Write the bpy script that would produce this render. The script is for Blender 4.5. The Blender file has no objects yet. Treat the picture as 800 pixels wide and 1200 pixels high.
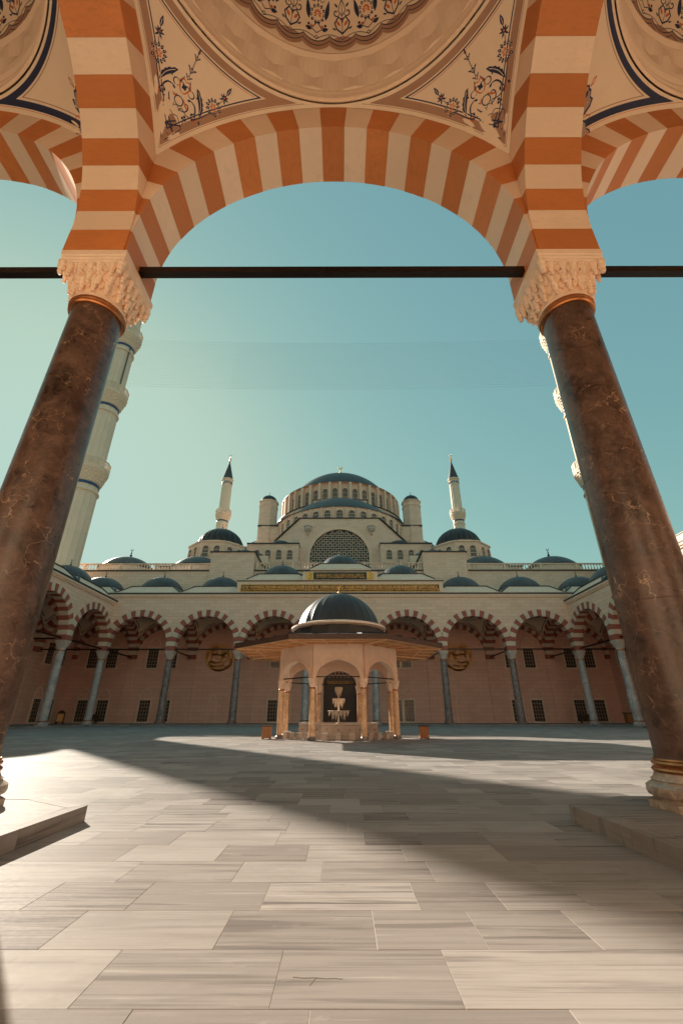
import bpy, math, random
from math import sin, cos, pi, sqrt, radians, atan2, acos, asin
from mathutils import Vector, Matrix
random.seed(7)
scene = bpy.context.scene
COL = scene.collection

# ------------------------------------------------------------------ camera
cam_d = bpy.data.cameras.new("camera")
cam = bpy.data.objects.new("camera", cam_d); COL.objects.link(cam)
cam.location = (0.198, 0.0, 1.038)
cam.rotation_euler = (radians(90 + 25.245), radians(0.03), radians(0.098))
cam_d.sensor_fit = 'HORIZONTAL'; cam_d.sensor_width = 36.0
cam_d.lens = 36.0 * 507.2 / 800.0
cam_d.clip_start = 0.05; cam_d.clip_end = 6000
scene.camera = cam

# ------------------------------------------------------------------ sky, sun, exposure
SUN_AZ, SUN_EL = 38.4, 25.0            # degrees left of the view axis, above the horizon
W = bpy.data.worlds.new("World"); scene.world = W; W.use_nodes = True
nt = W.node_tree; nt.nodes.clear()
wo = nt.nodes.new('ShaderNodeOutputWorld'); bg = nt.nodes.new('ShaderNodeBackground')
sky = nt.nodes.new('ShaderNodeTexSky'); sky.sky_type = 'NISHITA'; sky.sun_disc = False
sky.sun_elevation = radians(SUN_EL); sky.sun_rotation = radians(-SUN_AZ)
sky.air_density = 1.0; sky.dust_density = 1.0; sky.ozone_density = 1.0; sky.altitude = 200
# film response of the photograph's sky: one power curve per channel over the physical sky
sep = nt.nodes.new('ShaderNodeSeparateColor'); cmb = nt.nodes.new('ShaderNodeCombineColor')
nt.links.new(sky.outputs[0], sep.inputs[0])
def _m(op, a, b=None):
    n = nt.nodes.new('ShaderNodeMath'); n.operation = op
    for i_, v_ in enumerate((a, b)):
        if v_ is None: continue
        if isinstance(v_, (int, float)): n.inputs[i_].default_value = v_
        else: nt.links.new(v_, n.inputs[i_])
    return n.outputs[0]
SKY_CAL = 0.80
for k_, (gam_, mul_, top_) in enumerate(((0.60, 0.72, 1.86), (0.46, 1.205, 2.57), (0.30, 1.197, 2.35))):
    x_ = _m('MULTIPLY', _m('POWER', sep.outputs[k_], gam_), mul_)
    y_ = _m('DIVIDE', x_, _m('POWER', _m('ADD', _m('POWER', _m('DIVIDE', x_, top_), 8.0), 1.0), 0.125))   # highlight shoulder
    nt.links.new(_m('MULTIPLY', y_, SKY_CAL), cmb.inputs[k_])
nt.links.new(cmb.outputs[0], bg.inputs[0]); bg.inputs[1].default_value = 0.15
nt.links.new(bg.outputs[0], wo.inputs[0])

sd = bpy.data.lights.new("sun", 'SUN'); sun = bpy.data.objects.new("sun", sd); COL.objects.link(sun)
sd.energy = 5.0; sd.angle = radians(0.53); sd.color = (1.0, 0.91, 0.77)
az, el = radians(SUN_AZ), radians(SUN_EL)
SUN_DIR = Vector((-sin(az) * cos(el), cos(az) * cos(el), sin(el)))
sun.rotation_euler = (-SUN_DIR).to_track_quat('-Z', 'Y').to_euler()
sun.location = (-60, 80, 60)
vs = scene.view_settings
vs.view_transform = 'Standard'; vs.look = 'None'; vs.exposure = 1.12; vs.gamma = 1.0
scene.cycles.max_bounces = 10; scene.cycles.diffuse_bounces = 9; scene.cycles.glossy_bounces = 4
scene.cycles.use_denoising = True
scene.cycles.sample_clamp_indirect = 8

# ------------------------------------------------------------------ helpers: materials
def _new(name):
    m = bpy.data.materials.new(name); m.use_nodes = True
    t = m.node_tree; b = t.nodes['Principled BSDF']
    return m, t, b
def node(t, kind, **kw):
    n = t.nodes.new(kind)
    for k, v in kw.items(): setattr(n, k, v)
    return n
def ramp(t, stops):
    r = node(t, 'ShaderNodeValToRGB'); e = r.color_ramp.elements
    while len(e) < len(stops): e.new(0.5)
    for i, (p, c) in enumerate(stops):
        e[i].position = p; e[i].color = tuple(c) + (1,) if len(c) == 3 else c
    return r
def mixc(t, a, b, fac=0.5, blend='MIX'):
    m = node(t, 'ShaderNodeMix', data_type='RGBA', blend_type=blend)
    for sock, v in ((0, fac), (6, a), (7, b)):
        if hasattr(v, 'is_linked') or isinstance(v, bpy.types.NodeSocket): t.links.new(v, m.inputs[sock])
        elif sock == 0: m.inputs[0].default_value = v
        else: m.inputs[sock].default_value = tuple(v) + (1,)
    return m.outputs[2]
def bump(t, b, h, strength=0.3, dist=0.02):
    n = node(t, 'ShaderNodeBump'); n.inputs['Strength'].default_value = strength
    n.inputs['Distance'].default_value = dist
    t.links.new(h, n.inputs['Height']); t.links.new(n.outputs[0], b.inputs['Normal'])
def coord(t, scale=(1, 1, 1), kind='Position', rot=(0, 0, 0)):
    if kind == 'Position': o = node(t, 'ShaderNodeNewGeometry').outputs['Position']
    else: o = node(t, 'ShaderNodeTexCoord').outputs[kind]
    m = node(t, 'ShaderNodeMapping'); m.inputs['Scale'].default_value = scale; m.inputs['Rotation'].default_value = rot
    t.links.new(o, m.inputs['Vector']); return m.outputs[0]
def noise(t, vec, scale=5, detail=4, rough=0.5, dist=0.0, w=None):
    n = node(t, 'ShaderNodeTexNoise')
    if w is not None: n.noise_dimensions = '4D'; t.links.new(w, n.inputs['W'])
    n.inputs['Scale'].default_value = scale; n.inputs['Detail'].default_value = detail
    n.inputs['Roughness'].default_value = rough; n.inputs['Distortion'].default_value = dist
    t.links.new(vec, n.inputs['Vector']); return n.outputs['Fac']
def rng(t, v, a, b, c=0.0, d=1.0):
    m = node(t, 'ShaderNodeMapRange'); t.links.new(v, m.inputs[0])
    for i, x in enumerate((a, b, c, d)): m.inputs[i + 1].default_value = x
    return m.outputs[0]

def plain(name, col, rough=0.6, metal=0.0, var=0.12, scale=3.0, bmp=0.0, spec=0.5, stone=0.0):
    """one material colour with soft mottling and fine relief"""
    m, t, b = _new(name)
    v = coord(t)
    n1 = noise(t, v, scale, 5, 0.6); n2 = noise(t, v, scale * 9, 4, 0.6)
    lo = tuple(c * (1 - var) for c in col); hi = tuple(min(1, c * (1 + var)) for c in col)
    r = ramp(t, [(0.3, lo), (0.7, hi)]); t.links.new(n1, r.inputs[0])
    c = mixc(t, r.outputs[0], tuple(x * (1 - var) for x in col), rng(t, n2, 0.35, 0.75, 0, 0.6))
    if stone:      # each stone has its own tone, a faint bedding grain and a few pits
        oi = node(t, 'ShaderNodeObjectInfo')
        c = mixc(t, c, tuple(x * (1 - stone) for x in col), rng(t, oi.outputs['Random'], 0, 1, 0, 0.8))
        gr_ = noise(t, coord(t, (2.5, 2.5, 14)), 2.0, 6, 0.7, 0.4); c = mixc(t, c, tuple(x * (1 - stone * 1.3) for x in col), rng(t, gr_, 0.5, 0.72, 0, 0.6))
        pit = noise(t, coord(t), 16, 5, 0.7); c = mixc(t, c, tuple(x * 0.6 for x in col), rng(t, pit, 0.66, 0.76, 0, 0.5))
    t.links.new(c, b.inputs['Base Color'])
    b.inputs['Roughness'].default_value = rough; b.inputs['Metallic'].default_value = metal
    b.inputs['Specular IOR Level'].default_value = spec
    if bmp: bump(t, b, n2, bmp, 0.01)
    return m

def ashlar(name, col, c2, bw=1.3, bh=0.42, mortar=0.012, var=0.5, stain=0.25):
    """coursed limestone blocks on walls (far facades only)"""
    m, t, b = _new(name)
    g = node(t, 'ShaderNodeNewGeometry'); s = node(t, 'ShaderNodeSeparateXYZ'); t.links.new(g.outputs['Position'], s.inputs[0])
    add = node(t, 'ShaderNodeMath', operation='ADD'); t.links.new(s.outputs[0], add.inputs[0]); t.links.new(s.outputs[1], add.inputs[1])
    cb = node(t, 'ShaderNodeCombineXYZ'); t.links.new(add.outputs[0], cb.inputs[0]); t.links.new(s.outputs[2], cb.inputs[1])
    br = node(t, 'ShaderNodeTexBrick'); t.links.new(cb.outputs[0], br.inputs['Vector'])
    br.inputs['Scale'].default_value = 1.0; br.inputs['Brick Width'].default_value = bw; br.inputs['Row Height'].default_value = bh
    br.inputs['Mortar Size'].default_value = mortar; br.inputs['Mortar Smooth'].default_value = 0.3
    br.inputs['Color1'].default_value = tuple(col) + (1,); br.inputs['Color2'].default_value = tuple(c2) + (1,)
    br.inputs['Mortar'].default_value = tuple(x * 0.55 for x in col) + (1,); br.inputs['Bias'].default_value = -0.2
    v = coord(t, (1, 1, 0.35)); st = noise(t, v, 0.5, 6, 0.65)
    c = mixc(t, br.outputs['Color'], tuple(x * y for x, y in zip(col, (0.70, 0.62, 0.55))), rng(t, st, 0.5, 0.75, 0, stain))
    t.links.new(c, b.inputs['Base Color']); b.inputs['Roughness'].default_value = 0.75
    bump(t, b, br.outputs['Fac'], -0.4, 0.02)
    return m

def floor_marble(name, tint=1.0, kind='Position'):
    m, t, b = _new(name)
    g = node(t, 'ShaderNodeNewGeometry'); oi = node(t, 'ShaderNodeObjectInfo')
    ri = node(t, 'ShaderNodeMath', operation='ADD'); t.links.new(g.outputs['Random Per Island'], ri.inputs[0]); t.links.new(oi.outputs['Random'], ri.inputs[1])
    w = node(t, 'ShaderNodeMath', operation='MULTIPLY'); t.links.new(ri.outputs[0], w.inputs[0]); w.inputs[1].default_value = 37.0
    rnd = node(t, 'ShaderNodeMath', operation='FRACT'); m2 = node(t, 'ShaderNodeMath', operation='MULTIPLY'); m2.inputs[1].default_value = 7.31
    t.links.new(ri.outputs[0], m2.inputs[0]); t.links.new(m2.outputs[0], rnd.inputs[0])
    rnd2 = node(t, 'ShaderNodeMath', operation='FRACT'); m3 = node(t, 'ShaderNodeMath', operation='MULTIPLY'); m3.inputs[1].default_value = 23.17
    t.links.new(ri.outputs[0], m3.inputs[0]); t.links.new(m3.outputs[0], rnd2.inputs[0])
    v = coord(t, (0.55, 13.0, 9.0 if kind == 'Object' else 1), kind)
    st = noise(t, v, 1.0, 6, 0.62, 0.35, w.outputs[0])
    v2 = coord(t, (0.35, 5.0, 1)); st2 = noise(t, v2, 1.0, 3, 0.5, 0.2, w.outputs[0])
    cl = noise(t, coord(t, (1.0, 2.6, 1)), 1.6, 5, 0.6, 0.3, w.outputs[0])
    k = tint
    light = (0.355 * k, 0.320 * k, 0.296 * k); mid = (0.245 * k, 0.217 * k, 0.200 * k); dark = (0.105 * k, 0.088 * k, 0.082 * k)
    base = mixc(t, light, mid, rng(t, rnd.outputs[0], 0.1, 0.95, 0, 1))
    base = mixc(t, base, mid, rng(t, cl, 0.45, 0.75, 0, 0.55))
    # strength of the dark streaks differs from slab to slab
    sh = node(t, 'ShaderNodeMath', operation='MULTIPLY'); t.links.new(rng(t, st, 0.52, 0.68), sh.inputs[0]); t.links.new(rng(t, rnd2.outputs[0], 0.1, 0.9, 0.25, 1.0), sh.inputs[1])
    c = mixc(t, base, dark, sh.outputs[0])
    sh2 = node(t, 'ShaderNodeMath', operation='MULTIPLY'); t.links.new(rng(t, st2, 0.60, 0.63), sh2.inputs[0]); t.links.new(rng(t, rnd.outputs[0], 0.3, 1.0, 0.0, 0.7), sh2.inputs[1])
    c = mixc(t, c, dark, sh2.outputs[0])
    v3 = coord(t, (0.9, 46.0, 30.0 if kind == 'Object' else 1), kind); st3 = noise(t, v3, 1.0, 5, 0.6, 0.25, w.outputs[0])
    sh3 = node(t, 'ShaderNodeMath', operation='MULTIPLY'); t.links.new(rng(t, st3, 0.50, 0.66), sh3.inputs[0]); t.links.new(rng(t, rnd2.outputs[0], 0.0, 0.8, 0.12, 0.50), sh3.inputs[1])
    c = mixc(t, c, dark, sh3.outputs[0])
    st4 = noise(t, coord(t, (0.7, 22.0, 12.0 if kind == 'Object' else 1), kind), 1.3, 5, 0.6, 0.3, w.outputs[0])
    c = mixc(t, c, tuple(min(1, x * 1.3) for x in light), rng(t, st4, 0.58, 0.70, 0, 0.45))
    # foot wear, water marks and small scuffs that ignore the slab joints
    wear = noise(t, coord(t, (1.0, 1.5, 1)), 0.55, 6, 0.7, 0.6)
    c = mixc(t, c, tuple(x * 0.72 for x in mid), rng(t, wear, 0.50, 0.72, 0, 0.42))
    spots = noise(t, coord(t, (1.4, 3.0, 1)), 7.0, 5, 0.75, 0.8)
    c = mixc(t, c, dark, rng(t, spots, 0.66, 0.76, 0, 0.40))
    c = mixc(t, c, tuple(min(1, x * 1.25) for x in light), rng(t, noise(t, coord(t, (1, 2.2, 1)), 3.1, 5, 0.7, 0.5), 0.60, 0.75, 0, 0.35))
    t.links.new(c, b.inputs['Base Color'])
    fine = noise(t, coord(t), 30, 4, 0.6)
    t.links.new(rng(t, fine, 0.3, 0.7, 0.52, 0.66), b.inputs['Roughness'])
    b.inputs['Specular IOR Level'].default_value = 0.015
    bump(t, b, noise(t, coord(t), 2.2, 3, 0.5), 0.05, 0.02)
    return m

def veined(name, base, base2, vein, scale=1.0, rough=0.18, amount=1.0, stretch=1.0):
    """polished marble with crackled veins"""
    m, t, b = _new(name)
    v = coord(t, (1, 1, stretch))
    big = noise(t, v, 1.3 * scale, 6, 0.65, 0.8)
    r = ramp(t, [(0.32, base2), (0.52, base), (0.72, tuple(min(1, x * 1.55) for x in base))]); t.links.new(big, r.inputs[0])
    warp = node(t, 'ShaderNodeTexNoise'); warp.inputs['Scale'].default_value = 2.2 * scale; warp.inputs['Detail'].default_value = 5
    t.links.new(v, warp.inputs['Vector'])
    vv = node(t, 'ShaderNodeMix', data_type='RGBA', blend_type='LINEAR_LIGHT'); vv.inputs[0].default_value = 0.42
    t.links.new(v, vv.inputs[6]); t.links.new(warp.outputs['Color'], vv.inputs[7])
    def crack(sc, wd):
        vo = node(t, 'ShaderNodeTexVoronoi', feature='DISTANCE_TO_EDGE'); vo.inputs['Scale'].default_value = sc * scale
        t.links.new(vv.outputs[2], vo.inputs['Vector']); return rng(t, vo.outputs['Distance'], 0.0, wd, 1, 0)
    c1, c2 = crack(1.2, 0.013), crack(3.1, 0.02)
    mask = rng(t, noise(t, v, 2.3 * scale, 4, 0.6), 0.45, 0.62); mask2 = rng(t, noise(t, v, 3.6 * scale, 3, 0.5), 0.52, 0.68)
    f1 = node(t, 'ShaderNodeMath', operation='MULTIPLY'); t.links.new(c1, f1.inputs[0]); t.links.new(mask, f1.inputs[1])
    f2 = node(t, 'ShaderNodeMath', operation='MULTIPLY'); t.links.new(c2, f2.inputs[0]); t.links.new(mask2, f2.inputs[1])
    s1 = node(t, 'ShaderNodeMath', operation='MULTIPLY'); t.links.new(f1.outputs[0], s1.inputs[0]); s1.inputs[1].default_value = 0.8 * amount
    s2 = node(t, 'ShaderNodeMath', operation='MULTIPLY'); t.links.new(f2.outputs[0], s2.inputs[0]); s2.inputs[1].default_value = 0.45 * amount
    c = mixc(t, r.outputs[0], vein, s1.outputs[0]); c = mixc(t, c, vein, s2.outputs[0])
    cloud = noise(t, v, 5.5 * scale, 6, 0.7, 1.0)
    c = mixc(t, c, tuple(min(1, x * 2.2) for x in base), rng(t, cloud, 0.47, 0.68, 0, 0.65))
    patch = noise(t, v, 0.75 * scale, 3, 0.5, 0.4)
    c = mixc(t, c, tuple(x * 0.8 for x in base2), rng(t, patch, 0.52, 0.66, 0, 0.55))
    t.links.new(c, b.inputs['Base Color'])
    t.links.new(rng(t, cloud, 0.3, 0.8, rough, rough * 1.9), b.inputs['Roughness'])
    return m

def lead(name, col=(0.045, 0.055, 0.07), ribs=0):
    m, t, b = _new(name)
    v = coord(t, (1, 1, 0.5)); n1 = noise(t, v, 1.2, 6, 0.65)
    r = ramp(t, [(0.3, tuple(x * 0.7 for x in col)), (0.7, tuple(x * 1.45 for x in col))]); t.links.new(n1, r.inputs[0])
    t.links.new(r.outputs[0], b.inputs['Base Color'])
    b.inputs['Roughness'].default_value = 0.45; b.inputs['Metallic'].default_value = 0.0; b.inputs['Specular IOR Level'].default_value = 0.4
    bump(t, b, noise(t, v, 4, 4, 0.6), 0.25, 0.03)
    return m

M = {}
M['slab'] = floor_marble('streaked floor marble')
M['grout'] = plain('pale grout', (0.60, 0.50, 0.42), 0.8, var=0.2)
M['crack'] = plain('dark crack filling', (0.10, 0.07, 0.055), 0.8)
M['kerb'] = floor_marble('kerb marble', 0.95, 'Object')
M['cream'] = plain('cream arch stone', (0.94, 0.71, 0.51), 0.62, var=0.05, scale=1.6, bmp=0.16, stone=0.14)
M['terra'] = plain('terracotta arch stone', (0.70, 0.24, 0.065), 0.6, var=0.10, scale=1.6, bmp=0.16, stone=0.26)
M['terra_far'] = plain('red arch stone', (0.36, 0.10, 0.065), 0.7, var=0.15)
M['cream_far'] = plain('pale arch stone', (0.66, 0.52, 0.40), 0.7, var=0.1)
M['plaster'] = plain('cream plaster', (0.93, 0.74, 0.55), 0.75, var=0.05, scale=1.0, bmp=0.05)
M['plaster_panel'] = plain('warm plaster panel', (0.93, 0.76, 0.56), 0.75, var=0.04, scale=1.0, bmp=0.05)
M['navy'] = plain('navy paint', (0.018, 0.03, 0.085), 0.6, var=0.15)
M['brown_paint'] = plain('brown painted border', (0.46, 0.27, 0.17), 0.7, var=0.08)
M['orange_paint'] = plain('orange paint', (0.68, 0.20, 0.06), 0.7, var=0.12)
M['grey_paint'] = plain('taupe painted ground', (0.44, 0.33, 0.25), 0.7, var=0.1)
M['wall'] = ashlar('honey limestone', (0.82, 0.58, 0.435), (0.72, 0.495, 0.365))
M['wall_in'] = ashlar('rose limestone', (0.78, 0.46, 0.35), (0.70, 0.40, 0.30), 1.5, 0.5)
M['wall_plain'] = plain('limestone trim', (0.82, 0.59, 0.44), 0.75, var=0.1)
M['minaret'] = plain('minaret stone', (0.80, 0.64, 0.49), 0.7, var=0.06, scale=0.4)
M['lead'] = lead('lead sheet', (0.05, 0.05, 0.054))
M['lead_blue'] = lead('slate grey lead', (0.066, 0.062, 0.062))
M['lead_edge'] = plain('dark lead edge', (0.03, 0.03, 0.035), 0.5)
M['emperador'] = veined('dark brown marble', (0.088, 0.050, 0.036), (0.022, 0.012, 0.010), (0.55, 0.35, 0.21), 1.35, 0.24, 1.1)
M['grey_marble'] = veined('blue grey marble', (0.36, 0.34, 0.33), (0.26, 0.25, 0.25), (0.6, 0.57, 0.52), 1.2, 0.3, 0.6)
M['breccia'] = veined('mottled grey marble', (0.20, 0.16, 0.15), (0.07, 0.06, 0.065), (0.62, 0.55, 0.48), 3.2, 0.3, 1.6)
M['base_marble'] = veined('grey brown base marble', (0.33, 0.25, 0.19), (0.22, 0.165, 0.125), (0.55, 0.42, 0.30), 1.6, 0.24, 0.6)
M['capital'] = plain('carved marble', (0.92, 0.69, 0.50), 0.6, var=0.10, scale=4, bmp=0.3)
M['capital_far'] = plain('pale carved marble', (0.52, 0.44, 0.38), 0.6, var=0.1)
M['copper'] = plain('copper', (0.52, 0.21, 0.08), 0.36, 0.9, var=0.35, scale=6)
M['grille_metal'] = plain('bronze grille', (0.30, 0.19, 0.13), 0.5)
M['iron'] = plain('dark bronze tie rod', (0.022, 0.016, 0.013), 0.35, 0.6, var=0.2)
M['gold'] = plain('gilding', (0.85, 0.44, 0.10), 0.35, 0.35, var=0.15)
M['gold_script'] = plain('orange gold leaf', (0.80, 0.36, 0.09), 0.5, 0.1, var=0.1)
M['panel_dark'] = plain('dark green panel', (0.03, 0.035, 0.03), 0.6)
M['glass'] = plain('dark window glass', (0.04, 0.034, 0.03), 0.12, var=0.3)
M['far_glass'] = plain('dusty window glass', (0.16, 0.125, 0.10), 0.35, var=0.2)
M['onyx'] = veined('honey onyx', (0.72, 0.42, 0.25), (0.60, 0.32, 0.18), (0.85, 0.62, 0.42), 2.5, 0.25, 0.8)
M['fountain_marble'] = plain('cream fountain marble', (0.92, 0.70, 0.55), 0.5, var=0.12, scale=2)
M['basin_marble'] = plain('grey cream basin marble', (0.50, 0.41, 0.34), 0.4, var=0.15, scale=2)
M['white_marble'] = plain('white carved marble', (0.82, 0.68, 0.54), 0.45, var=0.08)
M['wood_soffit'] = plain('honey wood soffit', (0.66, 0.27, 0.085), 0.5, var=0.2, scale=4)
M['wood_rib'] = plain('pale wood batten', (0.90, 0.55, 0.28), 0.5, var=0.15, scale=4)
M['wood_dark'] = plain('dark walnut', (0.085, 0.04, 0.026), 0.45, var=0.3, scale=5)
M['wood_bin'] = plain('varnished wood', (0.38, 0.15, 0.05), 0.4, var=0.2, scale=6)
M['belt_blue'] = plain('blue tile belt', (0.03, 0.07, 0.17), 0.4)
M['wire'] = plain('galvanised wire', (0.16, 0.16, 0.15), 0.5, 0.5)
M['sign_painted_glow'] = plain('notice face with painted glow', (0.95, 0.50, 0.20), 0.4)  # the lit sign's glow is put into this bright orange; nothing emits
M['terrain'] = plain('dry hillside ground', (0.16, 0.13, 0.09), 0.9, var=0.3, scale=0.01)
M['lead_rib'] = lead('weathered dark lead', (0.032, 0.028, 0.027))

# ------------------------------------------------------------------ helpers: meshes
class MB:
    def __init__(s): s.v = []; s.f = []; s.m = []; s.mats = []
    def mi(s, mat):
        if mat is None: return 0
        if mat not in s.mats: s.mats.append(mat)
        return s.mats.index(mat)
    def add(s, vs_, fs_, mat=None):
        o = len(s.v); k = s.mi(mat); s.v += [tuple(p) for p in vs_]
        for f in fs_: s.f.append(tuple(o + i for i in f)); s.m.append(k)
    def box(s, x0, x1, y0, y1, z0, z1, mat=None):
        s.add([(x0,y0,z0),(x1,y0,z0),(x1,y1,z0),(x0,y1,z0),(x0,y0,z1),(x1,y0,z1),(x1,y1,z1),(x0,y1,z1)],
              [(0,3,2,1),(4,5,6,7),(0,1,5,4),(1,2,6,5),(2,3,7,6),(3,0,4,7)], mat)
    def bar(s, a, b, w=0.05, h=None, mat=None, up=(0, 0, 1)):
        a, b = Vector(a), Vector(b); d = (b - a).normalized(); u = Vector(up)
        if abs(d.dot(u)) > 0.98: u = Vector((1, 0, 0))
        r = d.cross(u).normalized(); u = r.cross(d); h = h or w
        vs_ = [p + r * (i * w / 2) + u * (j * h / 2) for p in (a, b) for i, j in ((-1,-1),(1,-1),(1,1),(-1,1))]
        s.add(vs_, [(0,1,2,3),(7,6,5,4),(0,4,5,1),(1,5,6,2),(2,6,7,3),(3,7,4,0)], mat)
    def lathe(s, prof, n=24, c=(0, 0, 0), a0=0.0, a1=2 * pi, mat=None, mod=None, cap=False):
        full = abs(a1 - a0 - 2 * pi) < 1e-6; k = n if full else n + 1; vs_ = []
        for (r, z) in prof:
            for i in range(k):
                a = a0 + (a1 - a0) * i / n; rr = r * (mod(a) if mod else 1)
                vs_.append((c[0] + rr * cos(a), c[1] + rr * sin(a), c[2] + z))
        fs_ = []
        for j in range(len(prof) - 1):
            for i in range(n):
                i2 = (i + 1) % k
                fs_.append((j*k+i, j*k+i2, (j+1)*k+i2, (j+1)*k+i))
        if cap and full:
            fs_.append(tuple(reversed(range(k)))); fs_.append(tuple((len(prof)-1)*k+i for i in range(k)))
        s.add(vs_, fs_, mat)
    def prism(s, poly, z0, z1, mat=None, top=1.0):
        """vertical prism over a plan polygon (counter-clockwise)"""
        n = len(poly); vs_ = [(x, y, z0) for x, y in poly] + [(x * top, y * top, z1) for x, y in poly]
        s.add(vs_, [tuple(reversed(range(n))), tuple(range(n, 2*n))] + [(i, (i+1)%n, n+(i+1)%n, n+i) for i in range(n)], mat)
    def slabxz(s, poly, y0, y1, mat=None):
        """polygon in the x-z plane given depth from y0 to y1"""
        n = len(poly); vs_ = [(x, y0, z) for x, z in poly] + [(x, y1, z) for x, z in poly]
        s.add(vs_, [tuple(range(n)), tuple(reversed(range(n, 2*n)))] + [((i+1)%n, i, n+i, n+(i+1)%n) for i in range(n)], mat)
    def loft(s, rings, mat=None, closed=True, cap0=False, cap1=False):
        n = len(rings[0]); vs_ = [p for r in rings for p in r]; fs_ = []
        for j in range(len(rings) - 1):
            for i in range(n if closed else n - 1):
                i2 = (i + 1) % n; fs_.append((j*n+i, j*n+i2, (j+1)*n+i2, (j+1)*n+i))
        if cap0: fs_.append(tuple(reversed(range(n))))
        if cap1: fs_.append(tuple((len(rings)-1)*n+i for i in range(n)))
        s.add(vs_, fs_, mat)
    def mesh(s, name, mat, smooth=False, sharp=35):
        me = bpy.data.meshes.new(name); me.from_pydata(s.v, [], s.f)
        mats = s.mats if s.mats else [mat]
        for m_ in mats: me.materials.append(M[m_] if isinstance(m_, str) else m_)
        if len(s.mats) > 1: me.polygons.foreach_set('material_index', s.m)
        if smooth:
            me.polygons.foreach_set('use_smooth', [True] * len(me.polygons))
            me.set_sharp_from_angle(angle=radians(sharp))
        me.update(); return me
    def build(s, name, mat=None, parent=None, smooth=False, loc=(0, 0, 0), kind=None, label=None, sharp=35):
        return place(name, s.mesh(name, mat, smooth, sharp), parent, loc, kind=kind, label=label)
def place(name, me, parent=None, loc=(0, 0, 0), rot=(0, 0, 0), kind=None, label=None, scale=None):
    o = bpy.data.objects.new(name, me); COL.objects.link(o); o.location = loc; o.rotation_euler = rot
    if scale: o.scale = scale
    if parent: o.parent = parent
    if kind: o['kind'] = kind
    if label: o['label'] = label
    return o
def thing(name, label, cat, loc=(0, 0, 0), rz=0.0, group=None):
    o = bpy.data.objects.new(name, None); COL.objects.link(o); o.location = loc; o.rotation_euler = (0, 0, rz)
    o.empty_display_size = 0.3
    o['label'] = label; o['category'] = cat
    if group: o['group'] = group
    return o
def copy_tree(o, parent=None, loc=None, rz=None, label=None, scale=None):
    c = o.copy(); COL.objects.link(c)
    if parent: c.parent = parent
    if loc is not None: c.location = loc
    if rz is not None: c.rotation_euler = (0, 0, rz)
    if scale is not None: c.scale = scale
    if label: c['label'] = label
    for ch in o.children: copy_tree(ch, c)
    return c
def arc_profile(r, rise, n=10, z0=0.0):
    """profile of a dome cap of base radius r and given rise, from the rim to the crown"""
    R = (r * r + rise * rise) / (2 * rise); a0 = asin(min(1, r / R))
    if rise > r: a0 = pi - a0
    return [(R * sin(a0 * (1 - i / n)) if i < n else 0.001, z0 + rise - R + R * cos(a0 * (1 - i / n))) for i in range(n + 1)]
def ngon(n, r, a=0.0, c=(0, 0)): return [(c[0] + r * cos(a + 2*pi*i/n), c[1] + r * sin(a + 2*pi*i/n)) for i in range(n)]
def finial(parent, loc, h=1.2, mat='lead'):
    mb = MB(); k = h / 1.2
    mb.lathe([(0.10*k,0),(0.05*k,0.12*k),(0.13*k,0.26*k),(0.15*k,0.33*k),(0.12*k,0.40*k),(0.03*k,0.5*k),(0.08*k,0.58*k),(0.09*k,0.64*k),(0.03*k,0.72*k),(0.055*k,0.8*k),(0.02*k,0.86*k),(0.02*k,0.92*k)], 8)
    # crescent
    pts = []; n = 10
    for i in range(n + 1):
        a = radians(-60 - 10) + 0; t_ = i / n; a = radians(120 + 300 * t_)
        wd = 0.035 * k * sin(pi * t_) + 0.004; pts.append((0.13 * k * cos(a), 1.05 * k + 0.13 * k * sin(a), a, wd))
    for (x0, z0, a, w0), (x1, z1, b, w1) in zip(pts[:-1], pts[1:]):
        mb.slabxz([(x0 - w0*cos(a), z0 - w0*sin(a)), (x0 + w0*cos(a), z0 + w0*sin(a)), (x1 + w1*cos(b), z1 + w1*sin(b)), (x1 - w1*cos(b), z1 - w1*sin(b))], -0.015*k, 0.015*k)
    return mb.build('finial', mat, parent, loc=loc, smooth=False)

# ------------------------------------------------------------------ levels and grid (metres)
L = 8.5                       # bay of the arcades
YC = 5.414                    # near column line
Y1 = YC + 6 * L               # far column line
XS = 3.5 * L                  # side column lines at +-29.75
ZP = 0.148                    # gallery platform
ZS, ZCN, RI, RO, TH = 8.37, 8.94, 3.66, 4.44, 1.06     # spring, arch centre, intrados, extrados, thickness

# ------------------------------------------------------------------ ground, courtyard floor
mb = MB(); mb.box(-3000, 3000, -3000, 3000, -3.0, -0.6); g = mb.build('terrain', 'terrain'); g['kind'] = 'structure'
mb = MB(); mb.box(-38.4, 38.4, -3.4, 65.0, -0.6, -0.0020); floor = mb.build('courtyard_floor', 'grout'); floor['kind'] = 'structure'
def slab_mesh(w, d):
    mb = MB(); e = 0.0008
    a, b_ = w / 2 - 0.0013, d / 2 - 0.0011
    mb.add([(-a,-b_,-0.01),(a,-b_,-0.01),(a,b_,-0.01),(-a,b_,-0.01),(-a,-b_,-e),(a,-b_,-e),(a,b_,-e),(-a,b_,-e),(-a+e,-b_+e,0),(a-e,-b_+e,0),(a-e,b_-e,0),(-a+e,b_-e,0)],
           [(0,1,5,4),(1,2,6,5),(2,3,7,6),(3,0,4,7),(4,5,9,8),(5,6,10,9),(6,7,11,10),(7,4,8,11),(8,9,10,11)])
    return mb
slab_cache = {}
RD = 0.4755
fixed = {-1: [-0.62, 0.07, 1.08, 1.72], 0: [-1.62, -0.88, -0.09, 0.68, 1.98], 1: [-1.3, -0.44, 0.37, 0.92, 1.48, 2.15]}
near, rest = [], []
r_ = random.Random(11)
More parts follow.
